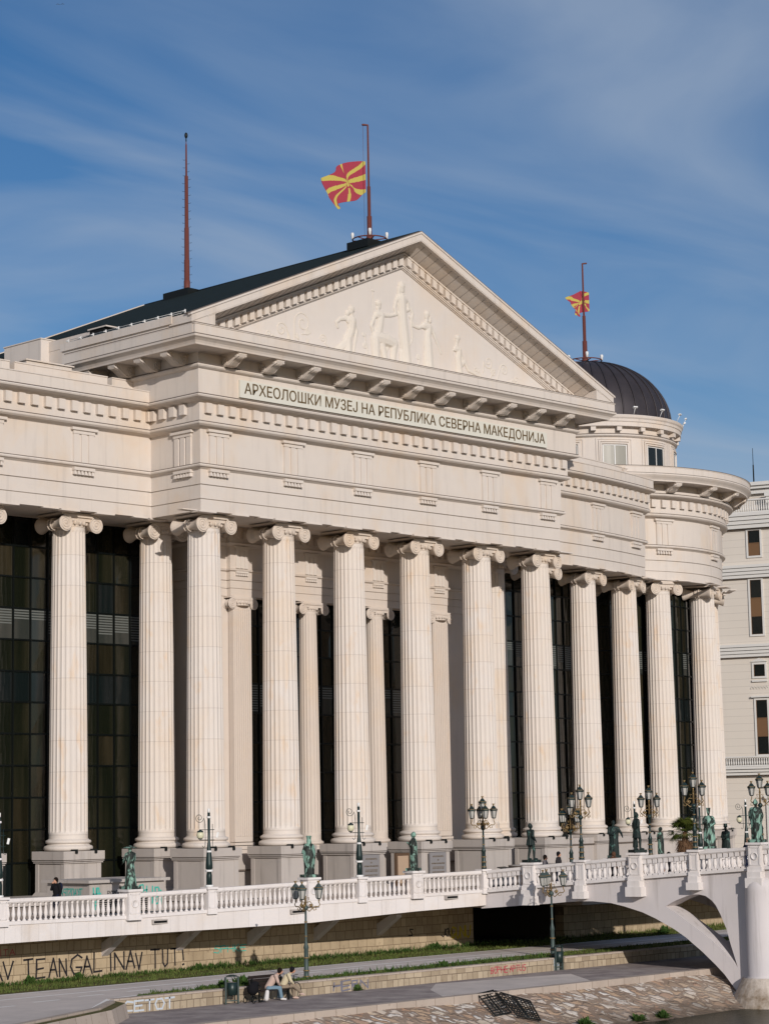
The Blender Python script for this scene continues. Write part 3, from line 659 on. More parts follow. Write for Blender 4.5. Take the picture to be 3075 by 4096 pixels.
# ---- glazing
def glaze(name, pts, zl, seed, z0=0.0):
    rnd = random.Random(seed); g_ = MB(); f_ = MB()
    for i in range(len(pts)-1):
        a, b = pts[i], pts[i+1]; d = Vector((b[0]-a[0], b[1]-a[1])).normalized(); n = Vector((d.y, -d.x))
        for j in range(len(zl)-1):
            za, zb = zl[j], zl[j+1]; r = rnd.random()
            if j == 3: mi = 1 if r < .8 else 0
            elif j == 5: mi = 2 if r < .7 else 0
            elif j == 0: mi = 2 if r < .5 else 0
            else: mi = 3 if r < .28 else (2 if r > .93 else 0)
            t1, t2 = rnd.uniform(-.012, .012), rnd.uniform(-.012, .012)
            g_.add([(a[0]+n.x*t1, a[1]+n.y*t1, zb), (b[0]+n.x*t2, b[1]+n.y*t2, zb), (b[0], b[1], za), (a[0], a[1], za)], [(0, 1, 2, 3)], mi)
            if mi == 1:   # slats of a half-drawn blind
                h = rnd.uniform(.35, 1.0)*(za-zb)
                for k in range(int(h/.14)):
                    zz = za-.07-k*.14; g_.add([(a[0]+n.x*.02+d.x*.08, a[1]+n.y*.02+d.y*.08, zz), (b[0]+n.x*.02-d.x*.08, b[1]+n.y*.02-d.y*.08, zz), (b[0]+n.x*.02-d.x*.08, b[1]+n.y*.02-d.y*.08, zz-.07), (a[0]+n.x*.02+d.x*.08, a[1]+n.y*.02+d.y*.08, zz-.07)], [(0, 1, 2, 3)], 4)
        for z in zl: block(f_, Vector(((a[0]+b[0])/2, (a[1]+b[1])/2)), n, (Vector(b)-Vector(a)).length, -.05, .07, z-.045, z+.045)
        block(f_, Vector(a), n, .08, -.05, .09, z0, zl[0])
    g = part(name, g_, [M['glass'], M['blind'], M['glass2'], M['curtain'], M['slat']], recalc=False)
    part('mullions', f_, M['mullion'], g)
M['slat'] = P('blind_slat', (.13, .14, .13), .6)
zl = [20.1, 18.6, 16.95, 15.3, 13.65, 12.0, 10.4, 8.75, 7.1, 5.45, 3.8, 2.1, 0]
glaze('curtain_wall', [(34+1.12*i, 93.0) for i in range(41)], zl, 1)
glaze('curtain_wall', [(82.1+.98*i, 90.75) for i in range(16)], [16.4, 14.9, 13.3, 11.65, 10.0, 8.35, 6.7, 5.05, 3.4, 1.7, 0], 2)
glaze('curtain_wall', [(100.1+.98*i, 93.0) for i in range(4)]+arc(104.12, 121.0, 16, 64.97), zl, 3)
glaze('curtain_wall', circ(RC, 9.1, -60, 120, 34), zl, 4)
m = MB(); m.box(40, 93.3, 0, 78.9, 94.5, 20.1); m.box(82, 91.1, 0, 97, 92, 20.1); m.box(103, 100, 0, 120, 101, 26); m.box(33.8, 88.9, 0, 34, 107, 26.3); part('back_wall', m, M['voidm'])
# ---- columns
def fl_shape(a, z): return 1-.055*max(0, math.cos(a*24))**.8 if math.cos(a*24) > 0 else 1.0
def shaft(z0, z1, r0, r1, nfl=24):
    prof = []; fl = []
    for i in range(13):
        f = i/12; z = z0+(z1-z0)*f; r = r0+(r1-r0)*(f**1.35); prof.append((r, z))
    n = nfl*6; vs = []; zs = []; extra = [(z0+.28, 0), (z0+.42, 1), (z1-.32, 1), (z1-.2, 0)]
    rows = [(z0, 0)]+extra[:2]+[(z0+.42+(z1-z0-.74)*k/10, 1) for k in range(1, 10)]+extra[2:]+[(z1, 0)]
    m = MB(); vs = []
    for z, fl in rows:
        f = max(0, (z-z0)/(z1-z0)); r = r0+(r1-r0)*(f**1.35)
        for i in range(n):
            a = 2*PI*i/n; ph = (i % 6)
            d = (0, .55, .95, 1.0, .95, .55)[ph]*.050*fl
            vs.append((r*(1-d)*math.cos(a), r*(1-d)*math.sin(a), z))
    fs = [(j*n+i, j*n+(i+1) % n, (j+1)*n+(i+1) % n, (j+1)*n+i) for j in range(len(rows)-1) for i in range(n)]
    m.add(vs, fs, 0, False); return m
def torus_base(z, r, h):
    q = []
    def tor(zc, rc, rr_): return [(rc+rr_*math.cos(t), zc+rr_*math.sin(t)) for t in [-PI/2+PI*k/8 for k in range(9)]]
    q = [(r*1.0, z)]+tor(z+h*.24, r*1.08, h*.22)+[(r*1.06, z+h*.50), (r*1.02, z+h*.56), (r*1.03, z+h*.60)]+tor(z+h*.76, r*1.04, h*.145)+[(r*1.0, z+h*.95), (r*.99, z+h)]
    return MB().lathe(q, n=48)
def capital(zt, sep, vr, rt, dep):
    """zt: underside of the architrave; sep: half the distance between volutes; dep: half the depth"""
    m = MB(); zc = zt-vr*1.38
    for s_ in (-1, 1):
        prof = []
        for k in range(17):
            t = -1+2*k/16; w = abs(t); r = vr*(.98 if w > .92 else .52+.42*(w/.92)**2.6)
            if w < .12: r = vr*.66
            prof.append((r, t*dep))
        prof = [(vr*.98, -dep-.001)]+prof+[(vr*.98, dep+.001)]
        mt = Matrix.Translation((s_*sep, 0, zc)) @ Matrix.Rotation(PI/2, 4, 'X')
        m.lathe(prof, n=20, mat=mt)
        for fy in (-1, 1):
            y = fy*(dep+.01); pts = []; rad = []
            for t in range(46):
                f = t/45; a = PI/2+(-s_)*(-1)*f*2*PI*2.6; q = vr*(.93-.80*f)
                pts.append((s_*sep+q*math.cos(a), y, zc+q*math.sin(a))); rad.append(vr*(.085-.04*f))
            m.tube(pts, rad, 5); m.ell((s_*sep, y, zc), (vr*.16, .05, vr*.16), 8)
        for yy in (-.1, .1): m.tube([(s_*sep+vr*.72*math.cos(a), yy*dep*1.2, zc+vr*.72*math.sin(a)) for a in [2*PI*k/14 for k in range(14)]], vr*.07, 5, closed=True)
    # canalis between the volutes, echinus with eggs, abacus
    for fy in (-1, 1):
        y0_, y1_ = sorted((fy*dep*.88, fy*dep*1.02)); m.box(-sep, y0_, zt-vr*.62, sep, y1_, zt-vr*.42); m.box(-sep*.9, sorted((fy*dep*.8, fy*dep*.92))[0], zt-vr*1.05, sep*.9, sorted((fy*dep*.8, fy*dep*.92))[1], zt-vr*.6)
        m.box(-sep-.1*vr, sorted((fy*dep*.9, fy*dep*1.04))[0], zt-vr*.44, sep+.1*vr, sorted((fy*dep*.9, fy*dep*1.04))[1], zt-vr*.34)
    m.lathe([(rt, zt-vr*1.75), (rt*1.03, zt-vr*1.7), (rt*1.05, zt-vr*1.62), (rt*1.0, zt-vr*1.55), (rt*1.05, zt-vr*1.45), (rt*1.16, zt-vr*1.15), (rt*1.17, zt-vr*.95), (rt*1.0, zt-vr*.8)], n=36)
    for k in range(20):
        a = 2*PI*k/20; m.ell((rt*1.13*math.cos(a), rt*1.13*math.sin(a), zt-vr*1.2), (rt*.11, rt*.11, vr*.30), 6)
    m.box(-sep-vr*.55, -dep*.98, zt-vr*.36, sep+vr*.55, dep*.98, zt-.12*vr); m.box(-sep*.8, -dep*.8, zt-.12*vr, sep*.8, dep*.8, zt-.004)
    return m
def pedestal(h, w, body=.88):
    m = MB(); b = w*body
    def ring(a, z0, z1, mi=0): m.box(-a, -a, z0, a, a, z1, mi)
    ring(w*1.04, 0, .42); vs = [(sx*a, sy*a, z) for a, z in ((w*1.0, .42), (b+.03, .62)) for sx, sy in ((-1, -1), (1, -1), (1, 1), (-1, 1))]
    m.add(vs, [(0, 1, 5, 4), (1, 2, 6, 5), (2, 3, 7, 6), (3, 0, 4, 7)])
    ring(b, .6, h-.46)
    for sx in (-1, 1):        # raised corner strips round a sunk panel
        m.box(sx*b-(.26 if sx > 0 else .02), -b-.03, .62, sx*b+(.02 if sx > 0 else .26), -b+.02, h-.47)
        m.box(sx*b-.02 if sx > 0 else -b-.03, -b-.025, .62, sx*b+.03 if sx > 0 else -b+.02, -b+.24, h-.47); m.box(sx*b-.02 if sx > 0 else -b-.03, b-.24, .62, sx*b+.03 if sx > 0 else -b+.02, b+.025, h-.47)
    ring(b+.10, h-.60, h-.55); ring(b+.05, h-.55, h-.51, 1); ring(b+.14, h-.51, h-.47); ring(b+.09, h-.47, h-.43, 1); ring(w, h-.43, h)
    return m
ZP, ZA = 2.68, 20.11
cap_big = capital(ZA, .99, .44, .84, 1.05)
col = ob('column', shaft(3.30, 19.40, 1.0, .85), M['shaft'], MUS)
ob('column_base', torus_base(ZP, 1.04, .62), M['stone'], col); ob('capital', cap_big, M['carved'], col)
ob('pedestal', pedestal(ZP, 1.32), [M['plinth'], M['dark_line']], col)
m = MB()
for sx in (-1, 1): m.box(sx*1.15-.6, -1.66, 20.03, sx*1.15+.6, -1.05, 20.10)
m.box(-2.9, -1.66, 20.05, -1.9, -1.2, 20.11)
ob('floodlight', m, M['stone'], col)
m = MB()
for sx in (-.55, .7): m.box(sx-.16, -1.30, ZP+.01, sx+.16, -1.12, ZP+.09); m.box(sx-.05, -1.42, ZP-.12, sx+.07, -1.30, ZP+.02)
ob('spotlight', m, M['darkmetal'], col)
YC = Y0+1.60; cfirst = True
spots = [(x, YC, 0) for x in CX]+[(x, YW+1.6, 0) for x in (76.42, 70.5, 64.35, 58.5, 52.7)]+[(103.9, YW+1.55, 0), (108.6, YW+1.75, R(3.5)), (114.0, 91.25, R(8)), (120.0, 92.45, R(13))]
spots += [(RC[0]+10.25*math.sin(R(a)), RC[1]-10.25*math.cos(R(a)), R(a)) for a in (-46, -14.0, 17.3, 48)]
for x, y, a in spots:
    o = col if cfirst else copy_tree(col, MUS); cfirst = False
    o.location = W2(x, y); o.rotation_euler.z = a
ic = ob('inner_column', shaft(2.9, 15.85, .60, .50, 20), M['inner'], MUS)
ob('column_base', torus_base(2.2, .62, .7), M['inner'], ic); ob('capital', capital(16.32, .86, .32, .5, .55), M['inner'], ic)
for i, x in enumerate((86.81, 92.24)):
    o = ic if i == 0 else copy_tree(ic, MUS); o.location = W2(x, 89.55)
pil = MB(); pil.box(-.67, -.18, 2.9, .67, .2, 15.9)
for k in range(8): pil.box(-.60+k*.155, -.215, 3.2, -.52+k*.155, -.17, 15.6)
pil.box(-.74, -.26, 2.5, .74, .2, 2.68); pil.box(-.71, -.23, 2.72, .71, .2, 2.86); pil.box(-.78, -.3, 2.2, .78, .2, 2.48)
pi0 = ob('pilaster', pil, M['inner'], MUS); ob('capital', capital(16.32, .80, .31, .5, .28), M['inner'], pi0)
for i, x in enumerate((81.37, 97.53)):
    o = pi0 if i == 0 else copy_tree(pi0, MUS); o.location = W2(x, 89.3)
# low wall between the pedestals and floor of the portico
m = MB(); m.box(75, 86.2, 0, 103.8, 92, .42); m.box(34, 90.3, 0, 75, 93, .42)
m.sweep([(-3.4, 0), (-.6, 0), (-.6, 2.05), (-.5, 2.1), (-.5, 2.5), (-3.4, 2.5)], arc(104.6, 120.6, 10)); m.sweep([(-2.4, 0), (-.2, 0), (-.2, 2.05), (-.1, 2.1), (-.1, 2.5), (-2.4, 2.5)], circ(RC, RR, -40, 60, 24))
part('stylobate', m, M['plinth'])
m = MB(); m.sweep([(-.55, 2.06), (-.44, 2.06), (-.44, 2.12), (-.55, 2.12)], arc(104.6, 120.6, 10)); m.sweep([(-.15, 2.06), (-.04, 2.06), (-.04, 2.12), (-.15, 2.12)], circ(RC, RR, -40, 60, 24)); part('plinth_moulding', m, M['dark_line'])
# plaques on two pedestals of the portico
for x in (CX[2], CX[3]):
    pq = part('plaque', MB().box(x-.72, 85.18, .62, x+.62, 85.27, 2.05), P('grey_plaque', (.23, .22, .22), .5))
    for i, (tx, w_) in enumerate((('АРХЕОЛОШКИ МУЗЕЈ', .9), ('НА', .12), ('РЕПУБЛИКА СЕВЕРНА МАКЕДОНИЈА', 1.1), ('MUZEU ARKEOLOGJIK', .95), ('MAQEDONISË SË VERIUT' if x == CX[2] else 'NORTH MACEDONIA', 1.0))):
        put_text('lettering', tx, x-.05-w_/2-89.45, 85.175-85, 1.78-i*.2-(.08 if i > 2 else 0), w_, .09, M['letter'], pq, .004)
    part('rule', MB().box(x-.5, 85.17, 1.22, x+.42, 85.18, 1.245), M['letter'], pq)
# ---- drum and dome
RW = 6.32
def arcbox(m, c, r0, r1, a0, a1, z0, z1, mi=0, n=6):
    for i in range(n):
        b0, b1 = R(a0+(a1-a0)*i/n), R(a0+(a1-a0)*(i+1)/n)
        vs = [(c[0]+r*math.sin(a), c[1]-r*math.cos(a), z) for z in (z0, z1) for r, a in ((r0, b0), (r1, b0), (r1, b1), (r0, b1))]
        m.add(vs, [(3, 2, 1, 0), (4, 5, 6, 7), (0, 1, 5, 4), (1, 2, 6, 5), (2, 3, 7, 6), (3, 0, 4, 7)], mi)
def cz(c): return (c[0], c[1], 0)
m = MB(); m.lathe([(RW, 27.5), (RW, 31.0), (RW+.10, 31.05), (RW+.2, 31.12), (RW+.22, 31.2), (RW+.12, 31.26), (RW+.05, 31.28), (RW+.05, 31.72), (RW+.2, 31.75), (RW+.5, 31.78), (RW+.5, 32.08), (RW+.56, 32.12), (RW+.58, 32.3), (RW+.66, 32.4), (RW+.70, 32.55), (RW+.66, 32.6), (RW-.3, 32.62)], cz(DC), 96, sm=False)
for k in range(22): arcbox(m, DC, RW, RW+.45, k*16.36-1.6, k*16.36+1.6, 31.45, 31.74, n=1)
dr = part('drum', m, M['stone'])
part('dark_strip', MB().lathe([(RW+.12, 31.255), (RW+.2, 31.255), (RW+.2, 31.285), (RW+.05, 31.285)], cz(DC), 96, sm=False), M['dark_line'], dr)
m = MB()
for k in range(11):
    a = -35.3+32.73*k
    for r_, w_, z_ in ((.05, 12.5, 30.95), (.09, 10.6, 30.78), (.13, 9.6, 30.62)):
        arcbox(m, DC, RW-.01, RW+r_, a-w_, a-w_+1.0, 28, z_); arcbox(m, DC, RW-.01, RW+r_, a+w_-1.0, a+w_, 28, z_); arcbox(m, DC, RW-.01, RW+r_, a-w_+1.0, a+w_-1.0, z_-.10, z_)
part('window_surround', m, M['stone'], dr)
pane_l = P('painted_sky_reflection', (.30, .29, .25), .25)  # sky mirrored in the pane, painted as a pale base colour
for k in range(11):
    a = -35.3+32.73*k; white = k == 0
    m = MB(); fm = MB()
    arcbox(m, DC, RW-.01, RW+.02, a-8.2, a+8.2, 28.3, 30.45)
    for b in (-8.2, -.3, 7.6): arcbox(fm, DC, RW, RW+.06, a+b, a+b+.6, 28.3, 30.45, n=1)
    arcbox(fm, DC, RW, RW+.06, a-8.2, a+8.2, 30.40, 30.46)
    w_ = part('window', m, pane_l if white else M['edark'], dr); part('window_frame', fm, M['whitem'] if white else M['trim'], w_)
prof = [(6.10, 31.8)]+[(6.12*math.cos(t), 32.75+5.0*math.sin(t)) for t in [PI/2*k/20 for k in range(20)]]+[(.35, 37.75)]
dm = part('dome', MB().lathe(prof, cz(DC), 72), M['dome'])
m = MB()
for k in range(36):
    a = 2*PI*k/36+.05; m.tube([(DC[0]+(r+.02)*math.cos(a), DC[1]+(r+.02)*math.sin(a), z+.02) for r, z in prof], [.055]*17+[.04]*5, 4)
part('standing_seams', m, M['dome'], dm)
fl0 = None
for i, a in enumerate((-24, -4, 16, 32, 47, -60)):
    n = Vector((math.sin(R(a)), -math.cos(R(a)), 0)); b = Vector((DC[0], DC[1], 32.6))+n*(RW+.6)
    m = MB(); m.tube([b-Vector((0, 0, .1)), b+n*.3+Vector((0, 0, .42))], .022, 5)
    t = Vector((-n.y, n.x, 0)); c_ = b+n*.33+Vector((0, 0, .48)); mt = Matrix((t, n, Vector((0, 0, 1)))).transposed().to_4x4(); mt.translation = c_
    m.box(-.17, -.08, -.03, .17, .08, .06, 0, mt @ Matrix.Rotation(R(25), 4, 'X')); part('roof_floodlight', m, M['whitem'])
# ---- masts and flags on the roof
def mast(name, x, y, z, prof, label, cat):
    t = empty(name, (x, y, z)); tag(t, label, cat); ob('pole', MB().lathe(prof, n=16), M['rust'], t); return t
fp = [(.19, -.3), (.19, .35), (.145, .36), (.145, 1.55), (.10, 1.56), (.10, 3.35), (.062, 3.36), (.05, 7.05), (.02, 7.1)]
GT = (124.95, 100.0)
bases = {}
def ring_base(t, z=0):
    m = MB(); m.tube([(1.0*math.cos(a), 1.0*math.sin(a), z) for a in [2*PI*k/28 for k in range(28)]], .04, 5, closed=True)
    for k in range(6): a = PI*k/3; m.tube([(0, 0, z-.05), (math.cos(a), math.sin(a), z)], .035, 4)
    ob('ring', m, M['rust'], t)
    for k in range(4):
        a = PI/4+PI/2*k; m = MB(); m.lathe([(.02, 0), (.07, .03), (.08, .2), (.10, .28), (.08, .40), (.01, .42)], (math.cos(a), math.sin(a), z+.02), 10); ob('beacon', m, M['whitem'], t)
def flag(name, pole_xy, ztop, W_, label, hang, seed, fh=1.0):
    t = Vector((-.69, .72)); m = MB(); NU, NV = 120, 76; vs = []
    for j in range(NV+1):
        for i in range(NU+1):
            u, v = i/NU, j/NV
            a = -W_*u*(1-.30*v*u); b = -1.81*fh*v-hang*u**1.15-.25*v*math.sin(PI*u)+.30*(1-v)*math.sin(PI*u)-.12*math.sin(u*7+seed)*v
            w = .20*math.sin(u*9+v*4.5+seed)*min(1, u*3)+.09*math.sin(u*17-v*7)*u
            vs.append((-t.x*a*1.0+t.y*w-t.x*.10, -t.y*a+-t.x*w*-1-t.y*.10*-1, b))
    def yel(u, v):
        dx, dy = (u-.5)*2, (v-.5); r = math.hypot(dx, dy); an = math.atan2(dy, dx)
        if r < .10: return 1
        if r < .14: return 0
        for c_ in (0, PI/2, PI, -PI/2):
            if abs((an-c_+PI) % (2*PI)-PI)*r < .02+.075*r: return 1
        for c_ in (math.atan2(.5, 1), math.atan2(-.5, 1), math.atan2(.5, -1), math.atan2(-.5, -1)):
            if abs((an-c_+PI) % (2*PI)-PI)*r < .02+.06*r: return 1
        return 0
    for j in range(NV):
        for i in range(NU):
            k = j*(NU+1)+i; m.f.append((k, k+1, k+NU+2, k+NU+1)); m.mi.append(yel((i+.5)/NU, (j+.5)/NV)); m.sm.append(True)
    m.v = vs
    o = ob(name, m, [M['fred'], M['fyel']], None, (pole_xy[0], pole_xy[1], ztop), recalc=False)
    sld = o.modifiers.new('thick', 'SOLIDIFY'); sld.thickness = .01
    tag(o, label, 'flag'); return o
F1 = mast('flagpole', 89.40, 86.6, 37.35, fp, 'rust red flagpole on the gable ridge of the museum carrying the larger flag', 'flagpole'); ring_base(F1, .15)
ob('mounting_box', MB().box(-.9, -.7, -.5, .75, 1.0, -.02), M['darkmetal'], F1)
m = MB(); m.capsule((0, 0, 7.08), (-.2, .2, 7.1), .05, .07); m.tube([(-.2, .2, 7.05), (-.2, .2, .3)], .008, 4); ob('halyard', m, M['rust'], F1)
flag('flag', (89.28, 86.72), 42.25, 2.55, 'large red flag with yellow sun rays flying left of the pole on the museum gable', .95, .4)
F2 = mast('flagpole', GT[0]+.35, GT[1]+.1, 37.5, fp, 'rust red flagpole on top of the dark dome', 'flagpole'); F2.location = (DC[0]-.10, DC[1]+.10, 37.8); F2.scale = (1.25, 1.25, 1.09); ring_base(F2, .15)
ob('mounting_box', MB().box(-.6, -.6, -.35, .6, .6, .0), M['darkmetal'], F2)
m = MB(); m.capsule((0, 0, 7.08), (.16, -.16, 7.1), .05, .06); ob('halyard', m, M['rust'], F2)
flag('flag', (DC[0]+.18, DC[1]-.25), 43.25, 1.55, 'smaller red and yellow flag drooping from the pole on the dome', .35, 2.1, .72)
ap = [(.20, -.4), (.20, .75), (.175, .76), (.175, 2.1), (.155, 2.11), (.15, 4.2), (.125, 4.21), (.115, 7.6), (.065, 7.61), (.05, 9.7), (.03, 9.72), (.02, 10.0)]
AN = mast('antenna_mast', 89.45, 102.86, 37.3, ap, 'tall rust red stepped mast with climbing pegs on the dark roof ridge', 'mast')
m = MB()
for k in range(19):
    z = .35+k*.52
    for s_ in (-1, 1):
        zz = z+(.26 if s_ > 0 else 0); r = .16 if zz < 4.2 else (.12 if zz < 7.6 else .06)
        if zz > 8.7: continue
        m.tube([(s_*.69*r, -s_*.72*r, zz), (s_*.69*(r+.12), -s_*.72*(r+.12), zz), (s_*.69*(r+.15), -s_*.72*(r+.15), zz+.05)], .012, 4)
ob('climbing_peg', m, M['darkmetal'], AN); m = MB(); m.ell((0, 0, 10.3), (.11, .11, .20), 10); m.tube([(0, 0, 9.9), (0, 0, 10.15)], .04, 6); ob('beacon', m, M['darkmetal'], AN)
ob('mounting_box', MB().box(-.8, -1.0, -.55, .8, 1.4, .02), M['darkmetal'], AN)
#PART3
# ================================================================= GROUND, RIVER BANK
def sheet(name, pts, z, mat, kind='structure', zb=None):
    m = MB(); n = len(pts); m.add([(x, y, z) for x, y in pts], [tuple(range(n))])
    if zb is not None: m.add([(x, y, zz) for zz in (z, zb) for x, y in pts], [(i, n+i, n+(i+1) % n, (i+1) % n) for i in range(n)])
    return tag(ob(name, m, mat, recalc=False), kind=kind)
sheet('ground', [(-900, 76.3), (1500, 76.3), (1500, 1800), (-900, 1800)], -.05, M['paving'])
sheet('river', [(-900, -400), (1500, -400), (1500, 62), (-900, 62)], -4.52, M['water'])
sheet('promenade', [(44.5, 60.2), (600, 60.2), (600, 66.2), (53.4, 66.2), (52.9, 65.3), (51.2, 63.9), (46, 61.4)], -3.05, M['asphalt'])
rnd = random.Random(3)
sheet('promenade_patch', [(66, 60.5), (75.5, 60.5), (78.5, 64.2), (71, 65.6), (68.5, 63.6)], -3.045, M['path'])
sheet('verge', [(-300, 40), (30, 52.5), (40, 57.9), (46, 60.6), (51.0, 63.0), (53.2, 64.9), (53.6, 66.2), (600, 66.2), (600, 76.4), (-300, 76.4)], -2.52, M['turf'])
eg = [(30, 52.5), (40, 57.9), (46, 60.6), (51.0, 63.0), (53.2, 64.9), (53.6, 66.2)]; m = MB(); m.add([(x, y, -2.52) for x, y in eg]+[(x+.06, y-.16, -3.07) for i, (x, y) in enumerate(eg)], [(i, i+1, i+7, i+6) for i in range(5)]); tag(ob('path_edge', m, M['curb'], recalc=False), kind='structure')
m = MB(); m.sweep([(-.30, -2.54), (-.02, -2.54), (0, -2.50), (0, -2.43), (-.30, -2.43)], [(x-.25, y+.3) for x, y in eg[:5]]); tag(ob('path_kerb', m, M['curb']), kind='structure')
pathp = [(30, 53.0), (40, 58.4), (46, 61.1), (51.0, 63.55), (53.0, 65.4), (54, 66.5), (57, 67.0), (62, 67.4), (66, 67.7), (80, 68.6), (120, 69.0), (300, 69.0), (300, 72.9), (120, 72.9), (75, 72.6), (60, 72.1), (50, 71.9), (30, 71.7)]
sheet('cycle_path', pathp, -2.490, M['path'])
m = MB()
def stripe(a, b, w=.20):
    a = Vector(a); b = Vector(b); d = (b-a).normalized(); n = Vector((-d.y, d.x))*w/2
    m.add([(*(a-n), -2.484), (*(b-n), -2.484), (*(b+n), -2.484), (*(a+n), -2.484)], [(0, 1, 2, 3)])
cl = [(30, 53.3), (40, 58.75), (46, 61.45), (51.0, 64.0), (53.8, 66.6), (57, 67.25), (62, 67.65), (66, 67.95), (80, 68.85), (150, 69.25)]
for i in range(len(cl)-1): stripe(cl[i], cl[i+1])
cl = [(30, 71.45), (50, 71.65), (60, 71.85), (75, 72.35), (150, 72.65)]
for i in range(len(cl)-1): stripe(cl[i], cl[i+1])
cl = [(30, 69.6), (50, 69.75), (60, 70.1), (75, 70.7), (150, 71)]
for i in range(len(cl)-1): stripe(cl[i], cl[i+1])
for k in range(44): x = 46+k*2.6; y = 66.3 if x < 47 else (67.2 if x < 50 else (67.9 if x < 53 else min(68.4+(x-53)*.09, 69.6))); stripe((x, y), (x+1.3, y+.05))
tag(ob('path_marking', m, M['paint'], recalc=False), kind='structure')
# stone embankment with its kerb
xs = [30+2.0*i for i in range(60)]
m = MB(); vs = []
for i, x in enumerate(xs):
    for (y, z) in ((60.2, -3.15), (59.4, -3.48), (58.4, -3.93), (57.5, -4.33), (56.3, -4.85)):
        vs.append((x, y+.12*math.sin(i*1.3+y), z+.05*math.sin(i*2.1+y*3)))
for i in range(len(xs)-1):
    for j in range(4): m.f.append((i*5+j, (i+1)*5+j, (i+1)*5+j+1, i*5+j+1)); m.mi.append(0); m.sm.append(True)
m.v = vs; tag(ob('embankment', m, M['rubble']), kind='structure')
m = MB(); m.box(48, 59.98, -3.3, 400, 60.42, -2.98); tag(ob('kerb', m, M['curb']), kind='structure')
# retaining wall under the terrace, low wall of the promenade
t = tag(ob('retaining_wall', MB().box(20, 76.1, -2.9, 85.3, 76.7, -.09), M['wallstone']), 'tall tan stone retaining wall covered in graffiti beneath the museum terrace', 'wall')
for x in (61.05, 65.3, 69.6, 73.9, 78.2):
    m = MB(); m.add([(x+a, y, z) for a in (0, .36) for y, z in ((76.1, -1.62), (76.1, -1.05), (75.2, -.62), (74.75, -.60), (74.75, -.72))], [(0, 1, 2, 3, 4), (5, 9, 8, 7, 6), (0, 4, 9, 5), (4, 3, 8, 9), (3, 2, 7, 8), (0, 5, 6, 1), (1, 6, 7, 2)]); ob('bracket', m, M['concrete'], t)
def lowwall(a, b, name, lab):
    m = MB(); m.box(a, 66.1, -3.08, b, 66.42, -2.53); m.box(a, 66.06, -2.53, b, 66.46, -2.46, 1)
    return tag(ob(name, m, [M['lowstone'], M['curb']]), lab, 'wall', 'low stone walls of the promenade')
LW1 = lowwall(53.6, 60.6, 'low_wall', 'low pale stone wall with painted letters left of the bench')
m = MB(); m.box(60.6, 66.42, -3.08, 62.6, 66.7, -2.56); tag(ob('low_wall', m, M['lowstone']), 'recessed low wall directly behind the bench', 'wall', 'low stone walls of the promenade')
LW2 = lowwall(62.6, 79.6, 'low_wall', 'long low pale stone wall between the bench and the second litter bin')
LW3 = lowwall(80.4, 140, 'low_wall', 'low stone wall running from the second litter bin under the bridge')
rw2 = tag(ob('retaining_wall', MB().box(92.6, 76.1, -2.9, 260, 76.7, -.09), M['wallstone']), 'tan retaining wall seen sunlit through the bridge arch beyond the dark underpass', 'wall')
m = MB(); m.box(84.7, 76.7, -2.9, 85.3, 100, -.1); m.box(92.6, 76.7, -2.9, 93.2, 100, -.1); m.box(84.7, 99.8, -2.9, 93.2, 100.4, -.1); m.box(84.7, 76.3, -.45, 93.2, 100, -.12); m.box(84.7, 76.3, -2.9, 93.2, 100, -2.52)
tag(ob('underpass', m, M['shadestone']), 'black underpass opening in the retaining wall behind the bridge', 'underpass')
# ---- graffiti drawn as sprayed strokes
STROKES = {'A': [[(0, 0), (.5, 1), (1, 0)], [(.2, .4), (.8, .4)]], 'V': [[(0, 1), (.5, 0), (1, 1)]], 'T': [[(0, 1), (1, 1)], [(.5, 1), (.5, 0)]], 'E': [[(1, 1), (0, 1), (0, 0), (1, 0)], [(0, .5), (.8, .52)]],
 'N': [[(0, 0), (0, 1), (1, 0), (1, 1)]], 'G': [[(1, .85), (.6, 1), (.15, .8), (0, .4), (.3, .03), (.8, .03), (1, .35), (.55, .38)]], 'L': [[(0, 1), (0, 0), (.9, 0)]], 'I': [[(.5, 1), (.5, 0)]], 'U': [[(0, 1), (.05, .25), (.45, 0), (.85, .2), (.95, 1)]],
 '!': [[(.5, 1), (.5, .3)], [(.35, .04), (.65, .04)]], 'C': [[(1, .9), (.4, 1), (0, .6), (.1, .1), (.9, .05)]], 'O': [[(.2, 0), (0, .5), (.2, 1), (.8, 1), (1, .5), (.8, 0), (.2, 0)]], 'R': [[(0, 0), (0, 1), (.8, .9), (.8, .55), (0, .5), (.9, 0)]], 'K': [[(0, 0), (0, 1)], [(.9, 1), (0, .5), (.9, 0)]],
 '1': [[(.3, .8), (.55, 1), (.5, 0)]], '6': [[(.9, 1), (.2, .7), (0, .3), (.4, 0), (.9, .2), (.7, .5), (.1, .45)]], '3': [[(0, .95), (.7, 1), (.8, .7), (.35, .52), (.9, .3), (.6, 0), (0, .08)]], 'J': [[(.9, 1), (.8, .2), (.4, 0), (0, .2)]], 'P': [[(0, 0), (0, 1), (.8, .95), (.8, .55), (0, .5)]], 'S': [[(1, .9), (.3, 1), (.1, .7), (.9, .35), (.7, 0), (0, .1)]], 'H': [[(0, 0), (0, 1)], [(1, 0), (1, 1)], [(0, .5), (1, .5)]], 'B': [[(0, 0), (0, 1), (.7, .9), (.6, .55), (0, .5), (.9, .4), (.8, .05), (0, 0)]], ' ': []}
